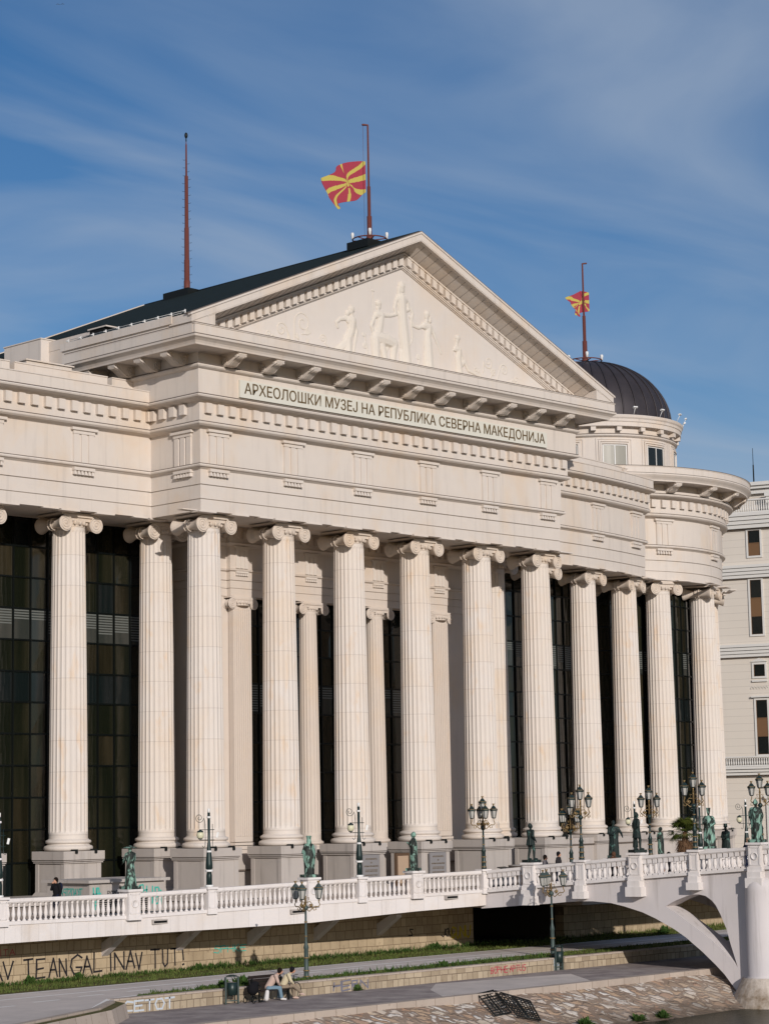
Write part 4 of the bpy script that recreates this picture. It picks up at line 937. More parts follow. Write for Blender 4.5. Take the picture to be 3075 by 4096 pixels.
def graffiti(name, txt, x, y, z, w, h, wd, mat, parent, gap=.35, slope=0, wob=.05, nrm='y'):
    m = MB(); r = random.Random(len(txt)*7+int(x*10)); cx = 0
    for ch in txt:
        cw = w*(.35 if ch in 'I!1' else 1.0)*r.uniform(.88, 1.12)
        for st in STROKES.get(ch, []):
            pts = [(x+cx+a*cw+r.uniform(-wob, wob)*w, z+b*h+slope*cx+r.uniform(-wob, wob)*h*.6) for a, b in st]
            for i in range(len(pts)-1):
                a = Vector(pts[i]); b = Vector(pts[i+1]); d = (b-a); d = d.normalized() if d.length > 0 else Vector((1, 0)); n = Vector((-d.y, d.x))*wd/2; e = d*wd*.4
                q = [a-n-e, b-n*r.uniform(.7, 1)+e, b+n+e, a+n*r.uniform(.7, 1)-e]
                m.add([(p.x, y-.006*(1+i*.2), p.y) if nrm == 'y' else (y-.006*(1+i*.2), p.x, p.y) for p in q], [(0, 1, 2, 3)])
        cx += cw+w*gap if ch != ' ' else w*.55
    return ob(name, m, mat, parent)
RWALL = [o for o in bpy.data.objects if o.name == 'retaining_wall'][0]
for ch, xa, xb in (('A', 55.17, 55.7), ('V', 55.83, 56.29), ('T', 56.9, 57.35), ('E', 57.55, 58.01), ('A', 58.21, 58.71), ('N', 58.78, 59.18), ('G', 59.34, 59.92), ('A', 60.01, 60.49), ('L', 60.63, 61.11), ('I', 61.45, 61.65), ('N', 61.8, 62.25), ('A', 62.43, 62.86), ('V', 62.95, 63.35), ('T', 63.85, 64.36), ('U', 64.5, 64.87), ('T', 64.98, 65.45), ('!', 65.58, 65.82)):
    zb_ = -2.27+random.uniform(-.05, .05); graffiti('graffiti_letter', ch, xa, 76.1, zb_, (xb-xa)*(2.86 if ch in 'I!' else 1), .74+random.uniform(-.05, .06), .09, M['blackg'], RWALL)
graffiti('graffiti_lettering', 'UITA', 55.3, 76.1, -1.3, .25, .25, .04, M['redg'], RWALL, .4)
graffiti('graffiti_tag', 'JOU', 82.9, 76.1, -1.9, .26, .34, .06, M['blackg'], RWALL, .05, wob=.2)
graffiti('graffiti_tag', 'S', 80.5, 76.1, -1.75, .3, .3, .06, M['blackg'], RWALL, .05, wob=.2)
graffiti('graffiti_tag', 'GUNU', 83.6, 76.1, -2.05, .34, .55, .09, M['yelg'], RWALL, .1, wob=.12)
graffiti('graffiti_tag', 'SPHKE', 67.6, 76.1, -1.85, .35, .3, .045, M['tealg'], RWALL, .15, wob=.15)
graffiti('graffiti_lettering', 'CETOT', 54.1, 66.1, -2.98, .42, .37, .075, M['whiteg'], LW1, .18, wob=.04)
graffiti('graffiti_tag', 'HERN', 65.3, 66.1, -2.98, .4, .36, .07, P('blue_grey_spray', (.16, .16, .20)), LW2, .3, wob=.14)
graffiti('graffiti_tag', 'BOPHE APTUS', 75.2, 66.1, -2.90, .2, .26, .045, M['redg'], LW2, .18, wob=.1)
# a few stained smears on the wall
# ================================================================= TERRACE
TP = [(30, 74.3, 1.13), (54.27, 74.2, 1.13), (60.95, 74.0, 1.10), (65.09, 73.6, 1.17), (70.75, 73.1, 1.28), (73.62, 72.7, 1.33), (76.9, 72.3, 1.39), (81.2, 71.7, 1.46)]
FB = [-.66, -.66, -.63, -.62, -.58, -.46, -.33, -.22]
TER = tag(ob('terrace_slab', (lambda m: (m.add([(x, y, z-1.06) for x, y, z in TP]+[(89.2, 73), (89.2, 75.6), (30, 75.6)][0:0]+[(81.6, 76.6, .25), (30, 76.6, .0)], [tuple(range(10))]), m)[1])(MB()), M['paving'], recalc=False), kind='structure')
m = MB(); vs = []
n = len(TP)
for i, (x, y, z) in enumerate(TP):
    for yy, zz in ((y-.12, z-1.0), (y-.12, FB[i]), (y+.5, FB[i]+.02), (y+4.6, FB[i]+.1)): vs.append((x, yy, zz))
for i in range(n-1):
    for q in range(3): m.f.append((i*4+q, (i+1)*4+q, (i+1)*4+q+1, i*4+q+1)); m.mi.append(0); m.sm.append(False)
m.v = vs; k = (n-1)*4; m.f.append((k, k+1, k+2, k+3)); m.mi.append(0); m.sm.append(False)
fas = tag(ob('terrace_fascia', m, M['marbleband']), 'white marble edge band of the terrace overhanging the graffiti wall', 'fascia')
m = MB(); d_ = MB()
for x, y, z in ((62.35, 73.73, -.05), (69.9, 73.02, .06), (79.0, 71.83, .36)):
    m.box(x-.42, y-.05, z-.2, x+.42, y+.1, z, 0); d_.box(x-.36, y-.07, z-.15, x+.36, y, z-.06, 0)
sl = ob('drain_slot', m, M['plinth'], fas); ob('drain_opening', d_, M['voidm'], sl)
# baluster, rail, plinth, posts
def baluster_m(h=.76):
    pr = [(.085, 0), (.085, .05), (.05, .07), (.045, .10), (.06, .16), (.088, .24), (.09, .30), (.07, .42), (.05, .55), (.042, .62), (.06, .64), (.06, .66), (.045, .68), (.08, .71), (.085, .76)]
    return MB().lathe([(r, z*h/.76) for r, z in pr], n=8).mesh('baluster', [M['marble']])
BAL = baluster_m()
def square_bal():
    m = MB(); m.box(-.1, -.1, 0, .1, .1, .09); m.box(-.105, -.105, .55, .105, .105, .76); m.lathe([(.06, .09), (.05, .13), (.10, .24), (.095, .32), (.06, .5), (.07, .55)], n=8); return m.mesh('baluster', [M['marble']])
BAL2 = square_bal()
def rail_section(a, b, step, lab, grp, bal=BAL, inset=.25, name='balustrade'):
    """a,b: (x,y,ztop)"""
    A = Vector(a); B = Vector(b); d = Vector((B.x-A.x, B.y-A.y)); L_ = d.length; d.normalize(); n_ = Vector((d.y, -d.x)); sl = (B.z-A.z)/L_
    t = empty(name, (A.x, A.y, A.z-1.06), math.atan2(d.y, d.x)); tag(t, lab, 'balustrade', grp)
    def bar(z0, z1, w, nm):
        m = MB(); vs = [(x, y, z+sl*x) for x in (inset, L_-inset) for y in (-w, w) for z in (z0, z1)]
        m.add(vs, [(0, 1, 3, 2), (4, 6, 7, 5), (0, 4, 5, 1), (2, 3, 7, 6), (1, 5, 7, 3), (0, 2, 6, 4)]); return ob(nm, m, M['marble'], t)
    bar(.92, 1.06, .17, 'rail'); bar(.0, .14, .17, 'rail_plinth'); bar(.88, .92, .13, 'rail_moulding')
    k = int((L_-2*inset)/step)
    for i in range(k):
        x = inset+(L_-2*inset)*(i+.5)/k; o = bpy.data.objects.new('baluster', bal); COL.objects.link(o); o.parent = t; o.location = (x, 0, .13+sl*x)
    return t
def post(x, y, zt, rz, w, h_up, lab, grp, corbel=0, medallion=True):
    t = empty('stone_post', (x, y, zt-1.12), rz); tag(t, lab, 'post', grp)
    m = MB(); a = w/2
    m.box(-a, -a, 0, a, a, 1.06+h_up); m.box(-a-.05, -a-.05, 0, a+.05, a+.05, .20)
    for s_ in (-1, 1): m.box(s_*a*.80-.04, -a-.025, .28, s_*a*.80+.04, -a+.02, .98+h_up); 
    m.box(-a*.8, -a-.025, .92+h_up, a*.8, -a+.02, .98+h_up); m.box(-a*.8, -a-.025, .26, a*.8, -a+.02, .32)
    ob('shaft', m, M['marble'], t); ob('cap', MB().box(-a-.08, -a-.08, 1.06+h_up, a+.08, a+.08, 1.16+h_up), M['marble'], t)
    if medallion:
        mt = Matrix.Translation((0, -a-.01, .62+h_up/2)) @ Matrix.Rotation(PI/2, 4, 'X'); ob('medallion', MB().lathe([(.17, -.01), (.17, .03), (.14, .035), (.135, .015), (.01, .015)], n=16, mat=mt), M['marble'], t)
    if corbel:
        m = MB(); m.box(-a-.10, -a-.22, -corbel, a+.10, -a+.3, -.28); m.box(-a-.02, -a-.16, -.28, a+.02, -a+.3, .0); ob('corbel', m, M['marble'], t)
    return t
def tan_at(i): a = TP[max(i-1, 1)]; b = TP[min(i+1, len(TP)-1)]; return math.atan2(b[1]-a[1], b[0]-a[0])
nm = [None, 'left edge of the picture', 'hatted statue', 'second globe lamp', 'robed statue', 'third globe lamp', 'thin praying statue', 'start of the bridge']
g_t = 'white balustrade sections along the terrace'
for i in range(1, 7): rail_section(TP[i], TP[i+1], .262, 'white terrace balustrade between %s and %s' % (nm[i], nm[i+1]), g_t)
rail_section(TP[0], TP[1], .262, 'white stone balustrade running out of the picture at far left', g_t)
for i, w_, up in ((1, .42, .02), (2, .62, .14), (3, .42, .02), (4, .62, .14), (5, .42, .02), (6, .62, .14), (7, .42, .02)):
    x, y, z = TP[i]; post(x, y, z, tan_at(i), w_, up, ('%s white balustrade post carrying the %s' % ('wide' if w_ > .5 else 'narrow', nm[i])) if i not in (1, 7) else ('narrow white balustrade post under the leftmost globe lamp' if i == 1 else 'narrow white post where the bridge balustrade starts'), 'white balustrade posts of the terrace', medallion=w_ > .5)
# ================================================================= BRIDGE
O = Vector((81.25, 71.7)); BD = Vector((.139, -.990)).normalized(); BN = Vector((BD.y, -BD.x))   # along, outward
BW = 7.9
def b3(s_, z, d): q = O+BD*s_-BN*d; return (q.x, q.y, z)                  # d metres in from the near face
def zt(s_): return 1.44+.0835*s_-.0006*s_*s_
BR = empty('stone_bridge', (O.x, O.y, 0)); tag(BR, 'pale concrete arch bridge with open spandrel, round pier and statues rising to the right', 'bridge')
def bpart(name, m, mats, parent=None):
    m.v = [(x-O.x, y-O.y, z) for x, y, z in m.v]; return ob(name, m, mats, parent or BR)
arch = [(-.21, -.38), (2.04, -.22), (3.57, -.12), (4.6, -.03), (5.4, .01), (6.08, .02), (7.05, -.05), (7.82, -.21), (8.73, -.46), (9.4, -.73), (10.34, -1.19), (10.94, -1.56), (11.79, -2.21), (12.43, -2.77), (12.85, -3.18), (13.42, -3.89), (13.9, -4.5)]
sp = [(9.95, -.18), (10.25, -.02), (10.57, .12), (11.11, .31), (11.4, .37), (11.69, .38), (12.04, .31), (12.34, .11), (12.54, -.11), (12.75, -.5), (13.03, -1.15), (13.21, -1.83), (13.4, -2.44), (13.52, -2.86), (13.35, -2.62), (13.1, -2.37), (12.69, -2.0), (12.06, -1.52), (11.62, -1.22), (10.97, -.80), (10.53, -.50)]
SM = 15.35
def mir(p): return (2*SM-p[0], p[1])
outer = [(-.21, zt(0)-1.0), (7, zt(7)-1.0), (15.3, zt(15)-1.0), (22, zt(15)-1.0), (2*SM+.2, zt(12)-1.0)]+[mir(p) for p in arch]+[(SM+1.3, -5.2), (SM-1.3, -5.2)]+arch[::-1]
for d0, d1 in ((0, 1.25), (BW-1.25, BW)):
    m = MB(); m.poly([outer, sp, [mir(p) for p in sp]], d0, d1, lambda a, b, d: b3(a, b, d)); bpart('arch_wall', m, M['concrete'])
m = MB()
for i in range(30):
    s0, s1 = i*1.03-.2, (i+1)*1.03-.2
    vs = [b3(s_, zt(min(s_, 15))-1.04-dz, d) for s_ in (s0, s1) for dz, d in ((0, .05), (0, BW-.05), (.42, BW-.05), (.42, .05))]
    m.add(vs, [(0, 1, 5, 4), (1, 2, 6, 5), (2, 3, 7, 6), (3, 0, 4, 7)])
bpart('deck', m, M['paving'])
m = MB(); m.v = []
pr = [(1.75, -5.2), (1.45, -4.2), (.95, -3.25), (.70, -3.18), (.70, .55), (.68, .75), (.58, .98), (.42, 1.12), (.2, 1.2), (.02, 1.23)]
pc = b3(14.78, 0, .05); m.lathe(pr[:3], (pc[0], pc[1], 0), 28, 1, sm=False); m.lathe(pr[2:], (pc[0], pc[1], 0), 28, 0)
m.poly([[(SM-1.3, -5.3), (SM+1.3, -5.3), (SM+.8, -3.2), (SM-.8, -3.2)]], -.4, BW+.4, lambda a, b, d: b3(a, b, d), 1)
M['pierbase'] = mottled('stained_pier_base', (.20, .15, .10), (.56, .50, .44), 1.3, .5)
bpart('pier', m, [M['concrete'], M['pierbase']])
bz = math.atan2(BD.y, BD.x)
SP = [0, 2.72, 5.55, 8.56, 11.6, 14.72, 17.8]
def bp_(s_, d, z=0): q = b3(s_, z, d); return q
bnames = ['narrow post with the five-lantern lamp', 'post of the statue holding a blade', 'second lantern lamp post', 'post of the slim dark statue', 'third lantern lamp post', 'big post above the round pier', 'post beyond the right edge']
for side, d in (('near', .0), ('far', BW-.0)):
    for i in range(len(SP)-1):
        a = bp_(SP[i], d, zt(SP[i])); b = bp_(SP[i+1], d, zt(SP[i+1]))
        if side == 'far': pass
        rail_section(a, b, .27, '%s bridge balustrade starting at the %s' % ('front' if side == 'near' else 'rear', bnames[i]), 'bridge balustrade sections', BAL2)
    for i, s_ in enumerate(SP):
        if side == 'near' and i == 0: continue
        q = bp_(s_, d); big = i % 2 == 1
        post(q[0], q[1], zt(s_), bz+(0 if side == 'near' else PI), .62 if big else .44, .13 if big else .03, '%s white post of the bridge, %s' % ('front' if side == 'near' else 'rear', bnames[i]), 'white posts of the bridge', corbel=.72 if big else .62, medallion=big)
# continuation of the terrace east of the bridge
TE = [(90.6, 72.9, 1.40), (93.5, 75.2, 1.30), (101.7, 78.1, 1.25), (104.42, 75.5, 1.25), (106.17, 73.5, 1.25), (112, 70, 1.25), (150, 70, 1.25)]
m = MB(); m.box(89.0, 71.9, -.55, 150, 76.3, .20); m.box(81.5, 71.9, -.35, 89.0, 76.3, .20); tag(ob('terrace_slab', m, M['paving'], recalc=False), kind='structure')
for i in range(1, 5): rail_section(TE[i], TE[i+1], .262, 'distant white balustrade of the terrace beyond the bridge, section %s' % ('nearest the bridge', 'under the palm', 'beside the second far globe lamp', 'at the right edge')[i-1], 'far balustrade sections')

# ================================================================= LAMPS
def globe_lamp(loc, rz, lab):
    t = empty('globe_lamp', loc, rz); tag(t, lab, 'street lamp', 'globe street lamps with scroll hooks')
    ob('pole', MB().lathe([(.13, 0), (.13, .5), (.085, .75), (.16, .80), (.155, 1.0), (.07, 1.9), (.06, 1.95), (.06, 3.25)], n=12), M['green'], t)
    m = MB()
    for z, r in ((.0, .17), (.66, .155), (1.50, .10), (3.0, .075)): m.lathe([(r, z), (r+.015, z+.02), (r+.015, z+.07), (r, z+.09)], n=12)
    m.lathe([(.055, 3.25), (.055, 3.42), (.01, 3.43)], n=10); ob('collar', m, M['whitem'], t)
    m = MB()
    for z in (2.05, 2.50): m.tube([(-.42, 0, z), (.25, 0, z)], .016, 5)
    for s_ in (-1, 1): m.tube([(s_*.16, 0, 2.75), (s_*.16, 0, 2.0), (s_*.17, 0, 1.78), (s_*.24, 0, 1.72), (s_*.30, 0, 1.80)], .014, 5)
    pts = [(-.42+.2*(1-k/30)*math.cos(PI*.0-k*.42), 0, 3.02+.22*(1-k/30)*math.sin(-k*.42)) for k in range(26)]
    m.tube([(-.16, 0, 2.5), (-.17, 0, 2.85)]+pts, .014, 5); ob('scroll_hook', m, M['green'], t)
    m = MB(); m.lathe([(.07, -.13), (.14, -.09), (.165, .02), (.16, .10), (.11, .17)], (-.38, 0, 2.24), 12); g_ = ob('globe', m, M['globe'], t)
    m = MB(); m.lathe([(.13, .15), (.14, .20), (.05, .24), (.03, .28)], (-.38, 0, 2.24), 12); m.lathe([(.09, -.16), (.10, -.10)], (-.38, 0, 2.24), 12); m.tube([(-.38, 0, 2.05), (-.38, 0, 2.12)], .02, 5); ob('globe_cap', m, M['green'], g_)
    m = MB(); m.box(-.14, -.1, 2.18, -.05, -.02, 2.42, 0, Matrix.Rotation(R(12), 4, 'Y')); ob('camera', m, M['whitem'], t); return t
VX = math.atan2(-.72, .69)     # rotates local +x to screen right
gl = globe_lamp((TP[3][0], TP[3][1], TP[3][2]+.06), VX, 'dark green lamp with cream globe on the terrace post before the corner column')
for (x, y, z, lab) in ((TP[1][0]-.05, TP[1][1], TP[1][2]+.06, 'leftmost dark green globe lamp, at the left edge of the picture'), (TP[5][0], TP[5][1], TP[5][2]+.06, 'dark green globe lamp on the terrace post in front of the third portico column'),
                       (101.7, 78.1, 1.30, 'distant globe lamp behind the slim dark bridge statue'), (104.42, 75.5, 1.30, 'distant globe lamp just right of the palm'), (106.17, 73.5, 1.30, 'distant globe lamp left of the rightmost helmeted statue')):
    o = copy_tree(gl, None, (x, y, z), VX); o['label'] = lab
def lantern(m_g, m_d, m_o, c, s_=1.0):
    x, y, z = c
    m_g.lathe([(.10*s_, .0), (.155*s_, .33*s_)], (x, y, z), 6, sm=False)
    m_d.lathe([(.185*s_, .33*s_), (.20*s_, .36*s_), (.20*s_, .40*s_), (.13*s_, .47*s_), (.07*s_, .55*s_), (.03*s_, .58*s_)], (x, y, z), 6, sm=False); m_d.lathe([(.06*s_, -.05*s_), (.115*s_, 0)], (x, y, z), 6, sm=False)
    for k in range(6): a = PI/3*k; m_d.tube([(x+.105*s_*math.cos(a), y+.105*s_*math.sin(a), z), (x+.165*s_*math.cos(a), y+.165*s_*math.sin(a), z+.34*s_)], .012*s_, 4)
    m_o.lathe([(.03*s_, .58*s_), (.035*s_, .61*s_), (.075*s_, .68*s_), (.05*s_, .66*s_)], (x, y, z), 6); m_o.lathe([(.195*s_, .40*s_), (.205*s_, .415*s_), (.19*s_, .43*s_)], (x, y, z), 6, sm=False)
def lantern_lamp(loc, rz, narms, top, lab, grp, h=3.55, polem='green', s_=1.0):
    t = empty('lantern_lamp', loc, rz); tag(t, lab, 'street lamp', grp)
    hb = h-(1.55 if top else 1.05)*s_
    ob('pole', MB().lathe([(.13, 0), (.13, .10), (.11, .14), (.11, .35), (.12, .37), (.10, .42), (.095, hb*.42), (.12, hb*.44), (.075, hb*.50), (.05, hb*.55), (.045, hb-.1)], n=12), M[polem], t)
    m = MB()
    for z in (.12, .36, hb*.30, hb*.44, hb*.6, hb*.8): r = .125 if z < hb*.4 else .062; m.lathe([(r, z-.02), (r+.012, z), (r, z+.03)], n=12)
    ob('gold_band', m, M['gold'], t); ob('ball', MB().ell((0, 0, hb), (.12, .12, .12), 12), M[polem], t)
    m = MB(); zl_ = h-(1.05 if top else .68)*s_; ra = (.55 if narms > 2 else .40)*s_
    m.lathe([(.05, hb+.08), (.035, zl_+.05), (.05, zl_+.1)], n=8)
    for k in range(narms):
        a = 2*PI*k/narms; c, s__ = math.cos(a), math.sin(a)
        def q(r, z): return (r*c, r*s__, z)
        z0 = zl_-.34
        m.tube([q(.03, z0-.1), q(.16, z0-.2), q(.30, z0-.08), q(.42, z0+.0), q(ra-.03, z0-.02), q(ra+.05, z0+.06), q(ra, z0+.18), q(ra, zl_-.06)], .024, 5)
        m.tube([q(.05, z0+.18), q(.2, z0+.2), q(.32, z0+.05), q(.22, z0-.06), q(.14, z0+.04), q(.2, z0+.1)], .02, 5)
        m.tube([q(.3, z0-.04), q(.36, z0-.16), q(.46, z0-.14), q(.45, z0-.05)], .018, 5); m.ell(q(.25, z0+.04), (.07, .07, .07), 8)
        m.tube([q(.06, z0+.35), q(.16, z0+.38), q(.13, z0+.26)], .016, 5)
    ob('gold_scrollwork', m, M['gold'], t)
    pos = [(ra*math.cos(2*PI*k/narms), ra*math.sin(2*PI*k/narms), zl_) for k in range(narms)]+([(0, 0, h-.68*s_)] if top else [])
    if top: ob('gold_stem', MB().lathe([(.05, zl_+.1), (.03, h-.8*s_), (.06, h-.68*s_)], n=8), M['gold'], t)
    for c in pos:
        a, b, o_ = MB(), MB(), MB(); lantern(a, b, o_, c, s_); l_ = ob('lantern', b, M[polem], t); ob('lantern_glass', a, M['lglass'], l_); ob('lantern_finial', o_, M['gold'], l_)
    return t
GL = 'gilded lantern lamps along the bridge'
q0 = bp_(0, 0); 
lantern_lamp((q0[0], q0[1], zt(0)+.06), bz+R(47), 4, True, 'gilded five-lantern lamp on the narrow post where the bridge begins', GL)
qf = bp_(0.2, BW); lantern_lamp((qf[0], qf[1], 1.2), bz+R(47+22), 4, True, 'gilded lantern lamp with paired lanterns behind the two walking heads', GL)
l3 = None
for (s_, d, lab) in ((5.55, 0, 'gilded three-lantern lamp on the front bridge post before the tenth column'), (5.0, BW-.25, 'gilded three-lantern lamp at the rear of the bridge left of the palm'), (11.6, 0, 'tall gilded three-lantern lamp on the front bridge post right of the palm'), (11.2, BW-.3, 'gilded three-lantern lamp at the right edge of the picture')):
    q = bp_(s_, d)
    if l3 is None: l3 = lantern_lamp((q[0], q[1], zt(s_)+.06), VX, 2, True, lab, GL)
    else: o = copy_tree(l3, None, (q[0], q[1], zt(s_)+.06), VX); o['label'] = lab
PL = 'lantern lamps on the lower promenade'
pl = lantern_lamp((64.70, 67.1, -2.5), VX+R(18), 3, False, 'tall green and gold three-lantern lamp on the grass behind the seated couple', PL, 4.05, 'greenlt', 1.05)
o = copy_tree(pl, None, (80.2, 66.62, -2.5), VX+R(-14)); o['label'] = 'tall green and gold three-lantern lamp beside the litter bin near the bridge'

# ================================================================= FIGURES
def fig_mesh(J, what, fingers=True):
    """capsule figure from joints; what in body/top/legs/robe"""
    m = MB(); g = lambda k: Vector(J[k])
    if what == 'body':
        m.capsule(g('pelvis')+Vector((0, 0, .04)), g('chest'), .10, .115, 10); m.capsule(g('chest'), g('neck'), .09, .05, 10); m.capsule(g('neck'), g('head')-Vector((0, 0, .05)), .052, .05, 8)
        m.ell(tuple(g('head')), (.088, .078, .118), 12); f = Vector(J.get('face', (1, 0, 0))).normalized(); s_ = Vector((-f.y, f.x, 0))
        m.ell(tuple(g('head')-Vector((0, 0, .06))+f*.025), (.06, .055, .055), 8); m.capsule(g('head')+f*.085+Vector((0, 0, -.0)), g('head')+f*.10-Vector((0, 0, .03)), .012, .016, 6)
        for k in (-1, 1): m.ell(tuple(g('head')+s_*k*.08), (.018, .012, .03), 6); m.ell(tuple(g('head')+f*.075+s_*k*.03+Vector((0, 0, .012))), (.014, .014, .010), 6)
        m.ell(tuple(g('head')+f*.078-Vector((0, 0, .055))), (.014, .024, .008), 6)
        for s2 in 'LR':
            m.capsule(g(s2+'sh'), g(s2+'el'), .05, .042); m.capsule(g(s2+'el'), g(s2+'wr'), .042, .028); m.capsule(g(s2+'hip'), g(s2+'kn'), .085, .06); m.capsule(g(s2+'kn'), g(s2+'an'), .058, .038); m.capsule(g(s2+'an'), g(s2+'toe'), .04, .035)
            d = (g(s2+'wr')-g(s2+'el')).normalized(); sd_ = d.cross(Vector((0, 0, 1))); sd_ = sd_.normalized() if sd_.length > .1 else Vector((0, 1, 0))
            p = g(s2+'wr')+d*.05; m.capsule(g(s2+'wr'), p, .028, .034)
            for k, l_ in zip((-1.5, -.5, .5, 1.5), (.055, .07, .068, .05)):
                b = p+sd_*k*.018+d*.02; m.capsule(b, b+d*l_*.6, .0095, .009, 5); m.capsule(b+d*l_*.6, b+d*l_+Vector((0, 0, -.02)), .009, .008, 5)
            m.capsule(g(s2+'wr')+d*.02+sd_*.02, g(s2+'wr')+d*.06+sd_*.06, .012, .010, 5)
    if what == 'top':
        m.capsule(g('pelvis')+Vector((0, 0, .02)), g('chest'), .145, .16, 12); m.capsule(g('Lsh'), g('Rsh'), .085, .085, 10); m.capsule(g('chest'), g('neck')-Vector((0, 0, .03)), .13, .07, 10)
        for s2 in 'LR': m.capsule(g(s2+'sh'), g(s2+'el'), .078, .066); m.capsule(g(s2+'el'), g(s2+'wr')-(g(s2+'wr')-g(s2+'el')).normalized()*.02, .064, .048)
    if what == 'legs':
        m.capsule(g('Lhip'), g('Rhip'), .13, .13, 10)
        for s2 in 'LR': m.capsule(g(s2+'hip'), g(s2+'kn'), .115, .085); m.capsule(g(s2+'kn'), g(s2+'an')+Vector((0, 0, .05)), .085, .075)
    if what == 'shoes':
        for s2 in 'LR': m.capsule(g(s2+'an')-Vector((0, 0, .02)), g(s2+'toe'), .055, .045)
    if what == 'hair': m.ell(tuple(g('head')-Vector(J.get('face', (1, 0, 0))).normalized()*.028+Vector((0, 0, .03))), (.112, .105, .125), 12); m.ell(tuple(g('head')-Vector(J.get('face', (1, 0, 0))).normalized()*.07-Vector((0, 0, .03))), (.055, .075, .09), 8)
    if what == 'cap': m.ell(tuple(g('head')+Vector((0, 0, .06))), (.105, .10, .07), 12)
    return m
def person(loc, rz, J, parts, lab, grp=None, extra=None):
    me = remesh(fig_mesh(J, 'body'), .011, 'person', 1); me.materials.append(M['skin']); o = ob('person', me, [], None, loc, rz); tag(o, lab, 'person', grp)
    for what, nm_, mt in parts:
        q = remesh(fig_mesh(J, what), .018, nm_, 2); q.materials.append(M[mt]); ob(nm_, q, [], o)
    return o
def standing(lean=0, la=None, ra=None, stride=.12, h=1.7):
    k = h/1.72
    J = dict(pelvis=(0, 0, .95), chest=(.02+lean, 0, 1.28), neck=(.03+lean, 0, 1.47), head=(.05+lean*1.2, 0, 1.60), Lsh=(.02+lean, .17, 1.40), Rsh=(.02+lean, -.17, 1.40), Lel=(0, .24, 1.13), Rel=(0, -.24, 1.13), Lwr=(.10, .25, .90), Rwr=(.10, -.25, .90),
             Lhip=(0, .09, .92), Rhip=(0, -.09, .92), Lkn=(stride, .10, .50), Rkn=(0, -.10, .50), Lan=(stride*.9, .10, .09), Ran=(-stride, -.10, .10), Ltoe=(stride+.16, .11, .05), Rtoe=(-stride+.17, -.11, .05))
    if la: J['Lel'], J['Lwr'] = la
    if ra: J['Rel'], J['Rwr'] = ra
    return {a: tuple(c*k for c in b) for a, b in J.items()}
def seated(lean=.1, twist=0, cross=False):
    J = dict(pelvis=(.05, 0, .50), chest=(.10+lean, 0, .86), neck=(.16+lean*1.6, 0, 1.04), head=(.22+lean*2.0, 0, 1.15), Lsh=(.13+lean*1.4, .17, .98), Rsh=(.13+lean*1.4, -.17, .98), Lel=(.25+lean, .20, .74), Rel=(.28+lean, -.19, .74), Lwr=(.50, .08, .60), Rwr=(.50, -.06, .62),
             Lhip=(.08, .09, .48), Rhip=(.08, -.09, .48), Lkn=(.52, .11, .50), Rkn=(.52, -.11, .50), Lan=(.50, .12, .09), Ran=(.58, -.10, .09), Ltoe=(.67, .13, .05), Rtoe=(.75, -.12, .05))
    if cross: J.update(Rkn=(.50, -.02, .55), Ran=(.78, .02, .24), Rtoe=(.92, .03, .18))
    return J
FX = -PI/2          # faces the river (-Y)
sh = [('top', 'sweater', 'beige'), ('legs', 'jeans', 'denim'), ('shoes', 'shoes', 'white'), ('hair', 'hair', 'hair')]
person((61.15, 65.72, -3.05), -.72, seated(.17), sh, 'person in beige sweater and pale jeans seated on the bench, leaning forward', 'seated couple')
person((61.85, 65.62, -3.05), -.80, seated(.13, 0, True), [('top', 'jacket', 'cream'), ('legs', 'trousers', 'khaki'), ('shoes', 'shoes', 'beige'), ('hair', 'hair', 'black')], 'person with black hair and khaki trousers seated cross-legged at the far end of the bench', 'seated couple')
person((58.85, 76.4, .12), PI+.15, standing(.02, None, ((.12, -.2, 1.22), (.16, -.08, 1.47)), .16, 1.7), [('top', 'coat', 'black'), ('legs', 'trousers', 'navy'), ('shoes', 'shoes', 'black'), ('hair', 'hair', 'hair')], 'woman in black coat walking left behind the terrace balustrade, phone at her mouth')
pw = [('top', 'coat', 'greyc'), ('legs', 'trousers', 'black'), ('shoes', 'shoes', 'black'), ('hair', 'hair', 'hair')]
person((83.99, 70.13, .45), -PI/2+.5, standing(0, h=1.66), pw, 'woman in grey coat with tied dark hair walking on the bridge')
person((84.75, 69.9, .50), -PI/2+.4, standing(0, h=1.76), [('top', 'jacket', 'jacket'), ('legs', 'trousers', 'navy'), ('shoes', 'shoes', 'black'), ('hair', 'hair', 'black')], 'man in a dark jacket walking behind the woman in grey on the bridge')
person((84.54, 66.24, .62), PI/2, standing(0, h=1.62), [('top', 'jacket', 'brownhair'), ('legs', 'trousers', 'black'), ('shoes', 'shoes', 'black'), ('hair', 'hair', 'brownhair')], 'brown-haired person seen from behind below the robed statue on the bridge')
person((84.96, 63.27, .62), PI/2, standing(0, h=1.60), [('top', 'jacket', 'black'), ('legs', 'trousers', 'black'), ('shoes', 'shoes', 'black'), ('hair', 'hair', 'black')], 'person whose black hair just shows above the rail left of the palm')
person((85.5, 59.35, 1.2), -PI/2+.9, standing(.12, h=1.68), [('top', 'jacket', 'navy'), ('legs', 'trousers', 'navy'), ('shoes', 'shoes', 'black'), ('cap', 'cap', 'cap')], 'man in navy jacket and flat cap leaning at the rail left of the rightmost statue')
BPK = MB(); BPK.ell((.0, 0, 0), (.10, .15, .20), 10); tag(ob('backpack', BPK, M['navy'], None, (59.05, 76.42, 1.42)), 'small dark backpack worn by the woman in the black coat', 'backpack')
